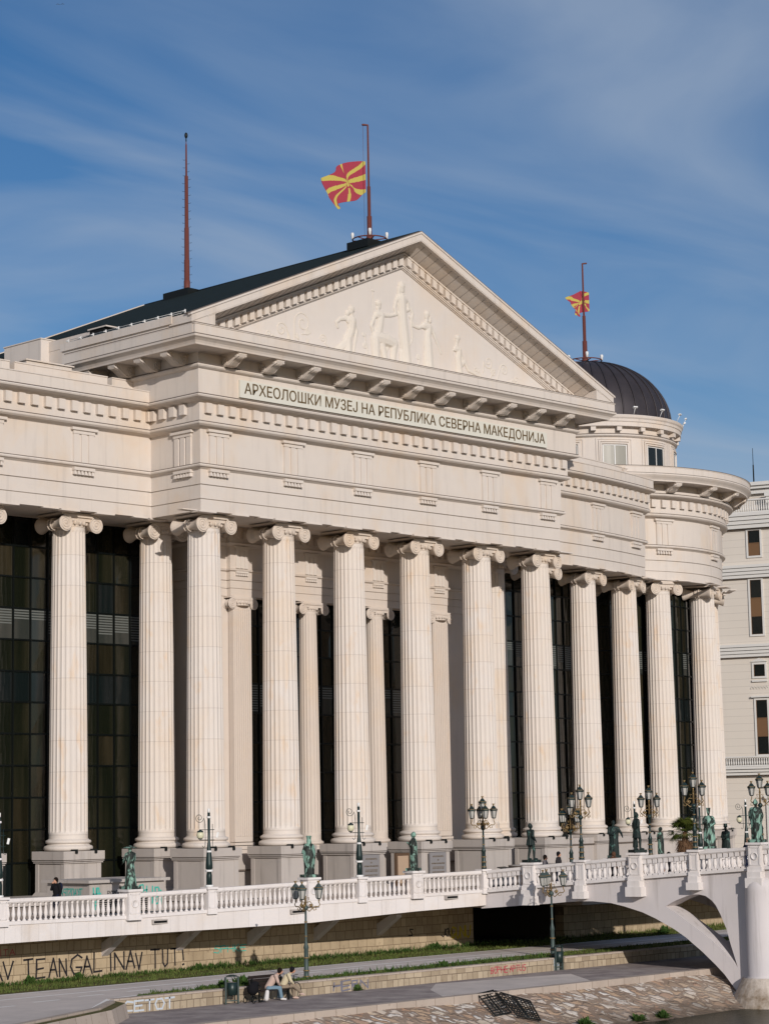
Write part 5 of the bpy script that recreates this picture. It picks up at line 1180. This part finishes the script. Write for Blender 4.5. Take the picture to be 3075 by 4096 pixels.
# statues
def statue(loc, rz, kind, lab, mat='bronze', h=1.72, base=True, grp='bronze statues along the terrace and bridge'):
    m = MB(); r_ = random.Random(sum(map(ord, kind)))
    robe = kind in ('hat', 'bishop', 'pray', 'crown', 'cloak', 'small', 'tophat', 'helmet')
    fw_ = .02
    if robe:
        prof = {'hat': [(0, .27, .23), (.3, .23, .20), (.7, .18, .16), (.95, .17, .13), (1.0, .18, .14), (1.1, .21, .16), (1.3, .25, .17), (1.42, .20, .13), (1.48, .09, .08)],
                'bishop': [(0, .22, .20), (.3, .23, .20), (.6, .26, .2), (.85, .30, .22), (1.05, .29, .2), (1.25, .25, .17), (1.36, .17, .12), (1.42, .08, .08)],
                'pray': [(0, .22, .18), (.4, .19, .17), (.8, .20, .17), (1.05, .2, .18), (1.25, .19, .16), (1.4, .14, .12), (1.46, .08, .08)],
                'crown': [(0, .30, .26), (.3, .30, .24), (.6, .28, .21), (.9, .26, .2), (1.15, .25, .18), (1.32, .20, .14), (1.42, .08, .08)],
                'small': [(0, .20, .18), (.5, .21, .18), (.9, .22, .18), (1.2, .21, .16), (1.36, .15, .12), (1.42, .08, .08)],
                'tophat': [(0, .28, .22), (.5, .26, .2), (.9, .24, .19), (1.15, .24, .17), (1.32, .18, .13), (1.42, .08, .08)],
                'helmet': [(0, .24, .20), (.4, .24, .20), (.8, .25, .19), (1.1, .26, .18), (1.3, .24, .16), (1.4, .14, .12), (1.46, .08, .08)],
                'cloak': [(0, .26, .22), (.4, .25, .2), (.8, .23, .18), (1.1, .26, .18), (1.3, .24, .16), (1.4, .16, .12), (1.46, .08, .08)]}[kind]
        ph = r_.random()*6; vs = []; n = 40
        z0 = .10
        for z, a, b in prof:
            for i in range(n):
                t = 2*PI*i/n; f = 1+(.085*math.sin(7*t+ph+z*1.2)+.05*math.sin(11*t+ph*2))*(1-z/1.55)
                vs.append((b*f*math.cos(t), a*f*math.sin(t), z*h/1.72+z0*0))
        m.add(vs, [(j*n+i, j*n+(i+1) % n, (j+1)*n+(i+1) % n, (j+1)*n+i) for j in range(len(prof)-1) for i in range(n)]+[tuple(range(n))[::-1], tuple(range((len(prof)-1)*n, len(prof)*n))])
        for k in range(5): t = -1.0+k*.5; m.tube([(.16*math.cos(t)*1.2, .2*math.sin(t), .1), (.15*math.cos(t)*1.1, .17*math.sin(t), .8), (.14*math.cos(t*1.3), .14*math.sin(t*1.3), 1.15)], .022, 5)
        m.tube([(.12, .2, 1.3), (.19, .05, 1.12), (.17, -.16, .95), (.05, -.22, .85)], [.04, .05, .05, .04], 6)
    k = h/1.72
    hz = 1.60*k; m.ell((.03, 0, hz), (.10, .085, .125), 10); m.capsule((.01, 0, 1.42*k), (.02, 0, hz-.05), .055, .055); m.ell((.10, 0, hz-.02), (.03, .02, .03), 6); m.capsule((0, .17, 1.38*k), (0, -.17, 1.38*k), .075, .075)
    A = {'hat': [[(0, .2, 1.36), (.06, .28, 1.12), (.26, .22, 1.0)], [(0, -.2, 1.36), (.1, -.27, 1.12), (.3, -.2, 1.02)]],
         'bishop': [[(0, .2, 1.34), (.05, .30, 1.05), (.22, .12, .95)], [(0, -.2, 1.34), (.05, -.30, 1.05), (.22, -.12, .95)]],
         'pray': [[(0, .17, 1.34), (.1, .2, 1.1), (.28, .03, 1.22)], [(0, -.17, 1.34), (.1, -.2, 1.1), (.28, -.03, 1.22)]],
         'blade': [[(0, .21, 1.38), (.08, .30, 1.10), (.28, .30, .86)], [(0, -.21, 1.38), (-.06, -.30, 1.12), (.12, -.24, .92)]],
         'cloak': [[(0, .22, 1.36), (.02, .38, 1.10), (.18, .42, .96)], [(0, -.22, 1.36), (.1, -.27, 1.1), (.24, -.1, 1.05)]],
         'suit': [[(0, .19, 1.36), (-.06, .23, 1.10), (-.12, .04, .98)], [(0, -.19, 1.36), (-.06, -.23, 1.10), (-.12, -.04, .96)]],
         'crown': [[(0, .2, 1.34), (.1, .27, 1.08), (.22, .1, .98)], [(0, -.2, 1.34), (.1, -.26, 1.1), (.25, -.12, 1.12)]],
         'small': [[(0, .2, 1.34), (.1, .24, 1.08), (.2, .1, 1.0)], [(0, -.2, 1.34), (.1, -.24, 1.1), (.2, -.12, 1.0)]],
         'tophat': [[(0, .2, 1.34), (.2, .25, 1.12), (.42, .2, 1.05)], [(0, -.2, 1.34), (.1, -.24, 1.1), (.2, -.12, 1.0)]],
         'helmet': [[(0, .22, 1.36), (.02, .30, 1.08), (.08, .28, .84)], [(0, -.22, 1.36), (.06, -.29, 1.08), (.16, -.22, .88)]]}[kind]
    for arm in A:
        q = [Vector(p)*k for p in arm]; m.capsule(q[0], q[1], .075, .06); m.capsule(q[1], q[2], .065, .04); d = (q[2]-q[1]).normalized(); m.capsule(q[2], q[2]+d*.06, .038, .034)
        for j in (-1, 0, 1): m.capsule(q[2]+d*.06+Vector((0, j*.02, 0)), q[2]+d*.12+Vector((0, j*.022, -.02)), .014, .012, 5)
    if not robe:
        m.capsule((0, 0, .95*k), (.0, 0, 1.28*k), .15, .18, 12)
        for s_, st in ((-1, .10), (1, -.06)):
            m.capsule((0, s_*.09, .90*k), (.05+st*.6, s_*.11, .48*k), .11, .075); m.capsule((.05+st*.6, s_*.11, .48*k), (st, s_*.12, .08), .078, .05); m.capsule((st, s_*.12, .05), (st+.17, s_*.14, .04), .055, .045)
        if kind == 'blade':
            for j in range(10): t = 2*PI*j/10; m.capsule((.13*math.cos(t), .15*math.sin(t), 1.0*k), (.17*math.cos(t), .19*math.sin(t), .72*k), .04, .05, 6)
            m.tube([(.28, .30, .86*k), (.55, .34, .82*k)], .018, 5)
        else:
            n = 24; vs = []
            for z, a, b in ((.55, .24, .20), (.9, .20, .16), (1.1, .19, .15), (1.3, .21, .15), (1.4, .16, .12)):
                for i in range(n): t = 2*PI*i/n; vs.append((b*math.cos(t), a*math.sin(t)*(1+.04*math.sin(6*t)), z*k))
            m.add(vs, [(j*n+i, j*n+(i+1) % n, (j+1)*n+(i+1) % n, (j+1)*n+i) for j in range(4) for i in range(n)]+[tuple(range(n))[::-1], tuple(range(4*n, 5*n))])
    if kind in ('hat',): m.lathe([(.02, .13), (.09, .12), (.12, .05), (.20, .045), (.30, .02), (.33, .05), (.20, .065), (.01, .14)], (.02, 0, hz), 20)
    if kind == 'bishop':
        m.lathe([(.12, -.02), (.10, .10), (.14, .26), (.02, .20)], (0, 0, hz-.02), 12); m.ell((-.02, 0, hz-.12), (.10, .13, .16), 8)
    if kind == 'crown': m.lathe([(.095, .04), (.10, .14), (.12, .24), (.02, .22)], (.02, 0, hz), 12); m.tube([(.2, .1, 1.0), (.30, .02, .1)], .025, 5)
    if kind == 'tophat': m.lathe([(.02, .08), (.15, .09), (.11, .10), (.12, .30), (.02, .30)], (.02, 0, hz), 14); m.tube([(.46, .2, 1.35), (.46, .2, .35)], .018, 5)
    if kind == 'helmet': m.ell((.0, 0, hz+.05), (.13, .115, .12), 12); m.tube([(-.16, 0, hz-.02), (-.12, 0, hz+.16), (.0, 0, hz+.21), (.12, 0, hz+.16)], .03, 6); m.tube([(.12, .2, 1.0), (-.2, .34, .45)], .02, 5)
    if kind == 'pray': m.ell((-.02, 0, hz+.02), (.12, .11, .14), 10)
    if kind in ('small', 'cloak', 'suit', 'blade'): m.ell((-.01, 0, hz+.03), (.115, .10, .13), 10)
    me = remesh(m, .021, 'bronze_statue', 1); me.materials.append(M[mat])
    q = Vector(loc); b_ = .12 if base else 0
    o = ob('bronze_statue', me, [], None, (q.x, q.y, q.z+b_), rz); tag(o, lab, 'statue', grp)
    if base: ob('statue_base', MB().box(-.30, -.34, -.12, .34, .34, .012), M[mat], o)
    return o
def on_post(i): x, y, z = TP[i]; return (x, y, z+.18)
def on_b(s_, d): q = bp_(s_, d); return (q[0], q[1], zt(s_)+.17)
AW = math.atan2(.69, .72)        # facing away from the camera
statue(on_post(2), AW+.7, 'hat', 'green bronze statue of a robed man in a wide-brimmed hat holding a scroll')
statue(on_post(4), AW+.4, 'bishop', 'green bronze statue in heavy cloak and mitre above the promenade lamp', h=1.66)
statue(on_post(6), AW+1.35, 'pray', 'slim green bronze statue with hands raised, in front of the fourth portico column', h=1.68)
statue(on_b(2.72, 0), AW-1.0, 'blade', 'dark green bronze statue with knife in hand on the first big bridge post', 'bronzed', 1.72)
statue(on_b(8.56, 0), AW-1.2, 'suit', 'slim dark bronze statue in a long coat on the second big bridge post', 'bronzed', 1.72)
statue(on_b(14.72, 0), AW-.5, 'helmet', 'green bronze statue with crested helmet on the big post above the pier', h=1.72)
statue(on_b(2.75, BW), PI+.7, 'cloak', 'dark cloaked bronze statue with arms spread on the rear side of the bridge', 'bronzed', 1.75)
statue(on_b(8.2, BW), PI+.6, 'crown', 'green bronze statue of a ruler in crown and cloak behind the palm lamp', h=1.8)
statue((105.9, 79.44, 1.42), 2.2, 'small', 'pale green bronze statue half hidden by the lantern lamp left of the palm', h=1.62)
statue((106.9, 75.46, 1.42), PI+.3, 'tophat', 'dark bronze statue in tall hat holding a staff, right of the crowned statue', 'bronzed', h=1.62)
for (x, y) in ((105.9, 79.44), (106.9, 75.46)): post(x, y, 1.25, 0, .62, .14, 'distant white post under the %s' % ('half hidden pale green statue' if y > 78 else 'dark statue in a tall hat'), 'white posts of the far terrace')

# ================================================================= SMALLER OBJECTS
B = empty('bench', (61.15, 65.72, -3.05)); tag(B, 'dark wooden bench set into the low wall with two people on it', 'bench')
m = MB()
for k in range(4): m.box(-.85, -.42+k*.11, .42, .95, -.33+k*.11, .46)
ob('seat', m, M['wood'], B); m = MB()
for k in range(4): m.box(-.85, .08+k*.03, .50+k*.13, .95, .11+k*.03, .62+k*.13)
ob('backrest', m, M['wood'], B)
for x in (-.75, .85): m = MB(); m.box(x-.03, -.40, 0, x+.03, -.34, .42); m.box(x-.03, .02, 0, x+.03, .09, .9); m.tube([(x, -.42, .46), (x, -.44, .64), (x, -.2, .68), (x, .1, .66)], .022, 5); ob('leg', m, M['darkmetal'], B)
S_ = empty('pushchair', (60.15, 65.45, -3.05), .3); tag(S_, 'black pushchair loaded with bags parked left of the seated couple', 'pushchair')
m = MB(); m.ell((0, 0, .55), (.28, .22, .26), 12); m.ell((.12, 0, .72), (.22, .20, .12), 10); ob('seat', m, M['black'], S_)
m = MB(); m.tube([(-.3, 0, .95), (-.2, 0, .6), (.3, 0, .12)], .02, 5); m.tube([(.3, 0, .7), (-.25, 0, .12)], .02, 5); ob('frame', m, M['darkmetal'], S_)
for x in (-.27, .3):
    for y in (-.2, .2): ob('wheel', MB().tube([(x+.12*math.cos(a), y, .13+.12*math.sin(a)) for a in [2*PI*k/14 for k in range(14)]], .022, 5, closed=True), M['darkmetal'], S_)
o = ob('shoulder_bag', remesh((lambda m: (m.capsule((0, 0, .0), (.05, 0, .26), .10, .085, 10), m)[1])(MB()), .02, 'bag', 1), [], None, (60.55, 65.1, -2.9)); o.data.materials.append(M['white']); tag(o, 'white bag hanging at the right side of the pushchair', 'bag')
bk = empty('bicycle', (62.3, 65.6, -3.05), .15); tag(bk, 'black bicycle leaning on the low wall right of the couple', 'bicycle')
for x in (-.45, .45): ob('wheel', MB().tube([(x+.30*math.cos(a), 0, .31+.30*math.sin(a)) for a in [2*PI*k/20 for k in range(20)]], .018, 5, closed=True), M['darkmetal'], bk)
m = MB(); m.tube([(-.45, 0, .31), (-.1, 0, .31), (.3, 0, .72), (-.2, 0, .72), (-.1, 0, .31)], .018, 5); m.tube([(-.45, 0, .31), (-.2, 0, .72), (-.22, 0, .85)], .016, 5); m.tube([(.45, 0, .31), (.3, 0, .72), (.27, 0, .92), (.27, -.22, .95)], .016, 5); ob('frame', m, M['darkmetal'], bk); ob('saddle', MB().ell((-.22, 0, .87), (.13, .06, .03), 8), M['darkmetal'], bk)
def bin_(loc, rz, lab):
    t = empty('litter_bin', loc, rz); tag(t, lab, 'litter bin', 'litter bins on the promenade')
    m = MB()
    for x in (-.27, .27): m.box(x-.03, -.04, 0, x+.03, .04, 1.0); m.ell((x, 0, 1.02), (.05, .05, .05), 8)
    m.box(-.25, -.015, .12, .25, .015, .16); ob('frame', m, M['greenlt'], t)
    ob('bucket', MB().lathe([(.17, .35), (.20, .36), (.21, .84), (.18, .85)], n=14), M['green'], t)
    m = MB(); m.lathe([(.02, 1.16), (.2, 1.12), (.24, 1.08), (.02, 1.1)], n=12); m.tube([(-.27, 0, 1.0), (-.22, 0, 1.1)], .015, 4); m.tube([(.27, 0, 1.0), (.22, 0, 1.1)], .015, 4); ob('lid', m, M['green'], t)
    m = MB(); m.tube([(.14*math.cos(a), 0, .22+.1*math.sin(a)) for a in [PI*k/8 for k in range(9)]], .012, 4); ob('scroll_foot', m, M['greenlt'], t); return t
b1 = bin_((59.25, 65.7, -3.05), VX+.5, 'dark green litter bin on two posts left of the bench')
o = copy_tree(b1, None, (80.0, 66.1, -3.05), VX+.9); o['label'] = 'dark green litter bin in the gap of the low wall near the bridge'
def grille(Q, nx, ny, lab):
    Q = [Vector(q) for q in Q]; c = Q[0].copy(); t = empty('fallen_grille', c); tag(t, lab, 'grille', 'black iron fence panels lying on the embankment')
    def q(u, v): return (Q[0]*(1-u)+Q[1]*u)*(1-v)+(Q[3]*(1-u)+Q[2]*u)*v-c
    m = MB()
    for a, b in (((0, 0), (1, 0)), ((1, 0), (1, 1)), ((1, 1), (0, 1)), ((0, 1), (0, 0)), ((.5, 0), (.5, 1))): m.tube([q(*a), q(*b)], .035, 5)
    ob('frame', m, M['darkmetal'], t); m = MB()
    for i in range(1, nx): m.tube([q(i/nx, 0), q(i/nx, 1)], .018, 4)
    for j in range(1, ny): m.tube([q(0, j/ny), q(1, j/ny)], .024, 4)
    ob('bars', m, M['darkmetal'], t)
grille([(67.51, 60.1, -3.0), (68.56, 60.17, -2.92), (67.95, 58.69, -3.68), (66.9, 58.64, -3.72)], 3, 9, 'left black iron grille panel lying on the rubble embankment')
grille([(68.62, 60.13, -2.95), (69.78, 59.24, -3.4), (68.79, 57.88, -4.02), (67.94, 58.36, -3.80)], 9, 9, 'larger right black iron grille panel sliding down the rubble embankment')
# graffiti-covered service cabinet behind the balustrade
cb = empty('service_cabinet', (60.6, 77.4, .05)); tag(cb, 'grey stone service box with teal graffiti behind the balustrade', 'cabinet')
m = MB(); m.box(.35, -.6, 0, 4.6, 2.4, 1.45); ob('body', m, M['plinth'], cb); ob('lid', MB().box(.15, -.8, 1.45, 4.8, 2.6, 1.58), M['plinth'], cb)
m = MB()
for k in range(7): m.box(.9, -.64, .12+k*.09, 3.6, -.60, .17+k*.09)
ob('louvres', m, M['darkmetal'], cb)
graffiti('graffiti_tag', 'HB', .55, -.61, .75, .18, .5, .07, M['tealg'], cb, .1, wob=.2); graffiti('graffiti_tag', 'P', .65, -.61, .3, .2, .35, .06, M['tealg'], cb)
graffiti('graffiti_lettering', '163', 2.0, -.61, 1.0, .22, .30, .045, M['blackg'], cb, .2); graffiti('graffiti_tag', 'PCRO', 1.35, -.61, .88, .13, .2, .03, M['blackg'], cb, .2)
graffiti('graffiti_tag', 'UEH', 3.0, -.61, .75, .18, .5, .07, M['tealg'], cb, .15, wob=.2); graffiti('graffiti_tag', 'HEN', 3.9, -.61, .5, .17, .7, .08, M['tealg'], cb, .1, slope=-.4, wob=.2)
graffiti('graffiti_lettering', 'TKAOSTPAR', -.1, .345, .85, .17, .35, .05, M['tealg'], cb, .12, nrm='x')
# info boards
ib = empty('info_board', (85.9, 74.6, .40), .3); tag(ib, 'small black slanted information board on a stand behind the first bridge rail', 'sign')
ob('panel', MB().box(-.5, -.3, 1.0, .5, .3, 1.04, 0, Matrix.Rotation(R(14), 4, 'X')), M['darkmetal'], ib); ob('stand', MB().box(-.04, -.04, 0, .04, .04, 1.0), M['green'], ib)
nb = empty('notice_case', (88.9, 84.4, 0)); tag(nb, 'wooden notice case between two portico pedestals behind the praying statue', 'notice board')
ob('case', MB().box(-.55, 0, .3, .55, .15, 2.1), P('case_wood', (.10, .06, .035)), nb); ob('poster', MB().box(-.42, -.02, .45, .42, .01, 1.95), P('tan_poster', (.40, .29, .20)), nb)
ft = empty('round_planter', (97.6, 79.6, 0)); tag(ft, 'low dark round fountain rim on the plaza behind the bridge rail', 'fountain')
ob('rim', MB().lathe([(3.2, 0), (3.2, 1.05), (3.5, 1.1), (3.5, 1.25), (2.9, 1.25), (2.9, .8), (.01, .8)], n=40), M['plinth'], ft)
ob('rim_band', MB().lathe([(3.52, 1.10), (3.54, 1.24)], n=40), M['dark_line'], ft)
# palm
def palm(loc):
    t = empty('palm_tree', loc); tag(t, 'small fan palm with a skirt of brown dead fronds in front of the rotunda', 'palm tree')
    ob('trunk', MB().lathe([(.16, 0), (.14, 1.6), (.17, 2.6), (.1, 2.75)], n=10), M['deadfrond'], t)
    r_ = random.Random(5); m = MB(); dd = MB()
    def fan(m, base, d, L_, r0, droop, n=14):
        d = Vector(d).normalized(); s_ = d.cross(Vector((0, 0, 1))).normalized(); u_ = s_.cross(d)
        c = Vector(base)+d*L_*.5; m.tube([base, c], .012, 4)
        for k in range(n):
            a = -1.35+2.7*k/(n-1); q = (d*math.cos(a)+s_*math.sin(a)).normalized(); w = (s_*math.cos(a)-d*math.sin(a))*.028
            tip = c+q*r0*r_.uniform(.85, 1.05)+Vector((0, 0, -droop*r_.uniform(.6, 1.3))); mid = c+q*r0*.5+u_*.03
            m.add([c, mid+w, tip, mid-w], [(0, 1, 2, 3)])
    for k in range(40):
        a = r_.uniform(0, 2*PI); e = r_.uniform(-.5, 1.3); fan(m, (0, 0, 2.75), (math.cos(a)*math.cos(e), math.sin(a)*math.cos(e), math.sin(e)), r_.uniform(.75, 1.05), r_.uniform(.55, .75), .16)
    for k in range(34):
        a = r_.uniform(0, 2*PI); e = r_.uniform(-1.45, -1.0); fan(dd, (.1*math.cos(a), .1*math.sin(a), r_.uniform(1.9, 2.6)), (math.cos(a)*math.cos(e), math.sin(a)*math.cos(e), math.sin(e)), r_.uniform(.5, .75), .6, .3, 10)
    ob('fronds', m, M['frond'], t, recalc=False); ob('dead_fronds', dd, M['deadfrond'], t, recalc=False)
palm((98.6, 72.3, .25))
# grass: one mass on the verge, plus single weed clumps
r_ = random.Random(11); m = MB()
def path_near(x):
    p = [(30, 60), (52.3, 64.4), (54, 66.35), (57, 67.0), (62, 67.4), (66, 67.7), (80, 68.6), (400, 69.0)]
    for i in range(len(p)-1):
        if p[i][0] <= x <= p[i+1][0]: return p[i][1]+(p[i+1][1]-p[i][1])*(x-p[i][0])/(p[i+1][0]-p[i][0])
    return 68.8
for k in range(30000):
    x = 50+62*r_.random()**1.15
    if r_.random() < .58: y = 72.5+3.55*r_.random(); hgt = r_.uniform(.05, .13)*(1+.9*(y > 75.4))
    else:
        y = 66.48+(path_near(x)-66.48)*r_.random(); hgt = r_.uniform(.05, .14)
        if path_near(x) < 66.6: continue
    if math.sin(x*1.7)*math.sin(y*3.1+x*.4) > .62: continue
    a = r_.uniform(0, PI); w = .02; dx, dy = w*math.cos(a), w*math.sin(a); lx, ly = r_.uniform(-.05, .05), r_.uniform(-.05, .05)
    m.add([(x-dx, y-dy, -2.5), (x+dx, y+dy, -2.5), (x+lx, y+ly, -2.5+hgt)], [(0, 1, 2)])
tag(ob('grass', m, M['grassm'], recalc=False), kind='stuff')
m = MB()
for k in range(5200):
    if k % 3: x = 52+36*r_.random()**1.2; y = 75.25+.75*r_.random()
    else: x = 58.6+.1+3.6*r_.random() if k % 2 else 56+24*r_.random(); y = 66.5+.7*r_.random()
    if math.sin(x*2.3+1)*math.sin(x*.71) < -.25 and k % 2: continue
    h = r_.uniform(.08, .22)*(1.5 if x > 66 else 1); a = r_.uniform(0, 2*PI); e = r_.uniform(.3, 1.3); L_ = h*1.2; d = Vector((math.cos(a)*math.cos(e), math.sin(a)*math.cos(e), math.sin(e))); s2 = Vector((-math.sin(a), math.cos(a), 0))*.025; b = Vector((x, y, -2.5)); t_ = b+d*L_
    m.add([b, b+d*L_*.55+s2, t_, b+d*L_*.55-s2], [(0, 1, 2, 3)])
tag(ob('undergrowth', m, M['weed'], recalc=False), kind='stuff')
def weed(loc, s_, lab, seed, n=60, grp='weed clumps on the verge and bank'):
    r2 = random.Random(seed); m = MB()
    for k in range(n):
        a = r2.uniform(0, 2*PI); e = r2.uniform(.2, 1.4); L_ = s_*r2.uniform(.5, 1); d = Vector((math.cos(a)*math.cos(e), math.sin(a)*math.cos(e), math.sin(e))); s2 = Vector((-math.sin(a), math.cos(a), 0))*L_*.13
        b = Vector((r2.uniform(-.4, .4)*s_, r2.uniform(-.3, .3)*s_, 0)); p = b+d*L_*.6; t_ = b+d*L_-Vector((0, 0, L_*.12)); m.add([b, p+s2, t_, p-s2], [(0, 1, 2, 3)])
    o = ob('weed_clump', m, M['weed'], None, loc, recalc=False); tag(o, lab, 'weeds', grp)
for i, (x, y, z, s_, lab) in enumerate([(57, 75.8, -2.5, .45, 'weeds at the foot of the graffiti wall below the first letters'), (59.6, 75.8, -2.5, .42, 'weeds at the foot of the wall below the middle letters'), (66.3, 75.8, -2.5, .4, 'weeds at the wall foot right of the exclamation mark'),
      (59.8, 66.75, -2.5, .45, 'leafy bush behind the left litter bin'), (60.9, 67.0, -2.5, .55, 'leafy bush behind the bench backrest'), (66.6, 66.0, -3.05, .38, 'weed clump at the foot of the low wall under the blue tags'), (73.2, 67.2, -2.5, .4, 'dark leafy weed on the grass near the middle of the low wall'),
      (82, 75.7, -2.5, .5, 'weeds at the end of the graffiti wall by the yellow tag'), (60.4, 58.6, -3.8, .35, 'green weed on the rubble bank left of the fallen grilles'), (70.9, 57.3, -4.38, .5, 'green bush at the waterline right of the fallen grilles'), (74.2, 57.1, -4.45, .45, 'weeds at the waterline below the rubble bank'), (75.8, 57.1, -4.45, .45, 'weeds at the waterline nearest the bridge'), (98, 73.5, -2.5, .6, 'tall weeds seen through the bridge opening')]):
    weed((x, y, z), s_, lab, i, 90 if s_ > .42 else 60)
# shrub by the right end of the museum
m = MB(); r2 = random.Random(2)
for k in range(160): c = Vector((r2.gauss(0, .35), r2.gauss(0, .35), 1.2+r2.gauss(0, .45))); a = r2.uniform(0, PI); m.add([c, c+Vector((.07*math.cos(a), .07*math.sin(a), .05)), c+Vector((.02, .02, .12))], [(0, 1, 2)])
sb = ob('shrub', m, M['weed'], None, (112.5, 76.0, 0), recalc=False); tag(sb, 'sparse small shrub beside the museum plinth at the right', 'shrub'); ob('stem', MB().tube([(0, 0, 0), (.05, 0, .6), (-.05, .05, 1.4)], .025, 5), M['deadfrond'], sb)

# ================================================================= WHITE BUILDING AT FAR RIGHT
EO = Vector((153.8, 105.2)); ED = Vector((.317, -.948)).normalized(); EN = Vector((ED.y, -ED.x))
EB = empty('apartment_building', (EO.x, EO.y, 0)); tag(EB, 'tall cream building with grey cornices behind the museum rotunda', 'building')
def e3(t, z, d=0): q = EO+ED*t+EN*d; return (q.x-EO.x, q.y-EO.y, z)
def ebox(m, t0, t1, z0, z1, d0, d1, mi=0):
    m.add([e3(t, z, d) for z in (z0, z1) for t, d in ((t0, d0), (t1, d0), (t1, d1), (t0, d1))], [(3, 2, 1, 0), (4, 5, 6, 7), (0, 1, 5, 4), (1, 2, 6, 5), (2, 3, 7, 6), (3, 0, 4, 7)], mi)
m = MB(); ebox(m, -34, 22, -.05, 27.9, -16, 0); ebox(m, -34, 22, 27.9, 30.8, -16, -1.6); ob('wall', m, M['siding'], EB)
m = MB()
def band(z0, z1, d, steps=4):
    for k in range(steps): za = z0+(z1-z0)*k/steps; ebox(m, -34, 22, za+.03, z0+(z1-z0)*(k+1)/steps-.02, -.3, d*(.45+.55*(k+1)/steps)); ebox(m, -34, 22, za-.03, za+.04, -.3, d*.4, 1)
band(27.55, 28.9, .75); band(23.35, 24.5, .5); band(16.7, 17.8, .5); band(6.85, 7.6, .8, 3)
ebox(m, -34, 22, 30.7, 31.1, -1.7, -1.2); ebox(m, -34, 22, 31.1, 31.35, -1.7, -.9); ebox(m, -34, 22, 31.35, 31.65, -1.7, -.7); ebox(m, -34, 22, 31.08, 31.12, -1.7, -1.15, 1)
ob('cornice', m, [M['trim'], M['dark_line']], EB)
for (z0, z1, dd) in ((28.9, 30.05, .3), (7.6, 8.45, .55)):
    m = MB(); ebox(m, -34, 22, z1-.12, z1, dd-.2, dd+.05); ebox(m, -34, 22, z0, z0+.1, dd-.2, dd+.05)
    for k in range(150):
        t = -8+k*.2
        q = e3(t, 0, dd-.08); m.lathe([(.05, z0+.1), (.075, z0+.3), (.04, z1-.35), (.06, z1-.12)], (q[0], q[1], 0), 5)
    ob('balcony_rail', m, M['trim'], EB)
def ewin(t0, t1, z0, z1, panes, hood=False):
    f = MB(); w = .16
    for a in ((t0-w, t0, z0-w, z1+w), (t1, t1+w, z0-w, z1+w), (t0, t1, z0-w, z0), (t0, t1, z1, z1+w)): ebox(f, *a, -.02, .10)
    if hood: ebox(f, t0-.35, t1+.35, z1+w+.05, z1+w+.18, -.02, .28)
    fr = ob('window', f, M['trim'], EB); n = len(panes)
    for i, c in enumerate(panes):
        m = MB(); ebox(m, t0+.03, t1-.03, z0+(z1-z0)*i/n+.03, z0+(z1-z0)*(i+1)/n-.03, -.02, .03); ob('pane', m, M['ebrown'] if c else M['edark'], fr)
    m = MB()
    for i in range(n+1): zz = z0+(z1-z0)*i/n; ebox(m, t0, t1, zz-.03, zz+.03, -.01, .06)
    ebox(m, t0, t0+.04, z0, z1, -.01, .06); ebox(m, t1-.04, t1, z0, z1, -.01, .06); ob('window_bar', m, M['ebrown'], fr)
for dt in (-19.5, -13.0, -6.5, 0, 3.4, 6.8, 10.2):
    ewin(dt+.07, dt+1.1, 25.24, 27.4, [1, 0]); ewin(dt+.08, dt+1.05, 18.6, 23.2, [0, 1, 0]); ewin(dt+.12, dt+1.07, 15.07, 16.08, [0]); ewin(dt+.19, dt+1.15, 8.57, 13.1, [0, 1, 0], True)
    m = MB(); ebox(m, dt-.05, dt+1.25, 14.62, 14.78, -.02, .16); m.add([e3(dt-.15, 16.3, .12), e3(dt+1.3, 16.3, .12), e3(dt+.6, 16.62, .12), e3(dt-.15, 16.3, 0), e3(dt+1.3, 16.3, 0), e3(dt+.6, 16.62, 0)], [(0, 1, 2), (0, 2, 5, 3), (1, 4, 5, 2), (0, 3, 4, 1)])
    for k in range(6): m.tube([e3(dt-.1+.25*k+.1*math.cos(a), 14.1+.12*math.sin(a), .04) for a in [j*.7 for j in range(7)]], .02, 4)
    ob('window_ornament', m, M['trim'], EB)
    m = MB(); ebox(m, dt+1.6, dt+2.0, 28.9, 30.5, -.9, -.55); ebox(m, dt+1.5, dt+2.1, 30.3, 30.7, -1.0, -.45); ob('roof_pilaster', m, M['trim'], EB)
m = MB(); ebox(m, 1.0, 2.6, 0, 4.6, -.02, .12); dr_ = ob('door', m, M['ebrown'], EB); m = MB(); ebox(m, .75, 1.0, 0, 4.9, -.02, .16); ebox(m, .6, 2.9, 4.9, 5.15, -.02, .3); ebox(m, .4, 3.1, 5.9, 6.1, -.02, .35); ob('door_frame', m, M['trim'], dr_)
q = e3(.5, 31.6, -1); m = MB(); m.lathe([(.06, 0), (.06, 1.5), (.03, 1.6), (.02, 3.0)], (EO.x+q[0], EO.y+q[1], 31.6), 8); am = ob('roof_antenna', m, M['darkmetal']); tag(am, 'thin dark aerial on the roof of the cream building at far right', 'antenna')
# distant bird
m = MB(); m.add([(0, 0, 0), (.5, 0, .25), (1.0, 0, .05), (.5, 0, .15), (-.5, 0, .2), (-1.0, 0, 0), (-.5, 0, .1)], [(0, 1, 2, 3), (0, 4, 5, 6)])
bd = ob('bird', m, M['darkmetal'], None, (130.3, 168.9, 85.4), -.7); sld = bd.modifiers.new('t', 'SOLIDIFY'); bd.scale = (.45, .45, .45); sld.thickness = .06; tag(bd, 'tiny dark bird high in the sky at upper left', 'bird')
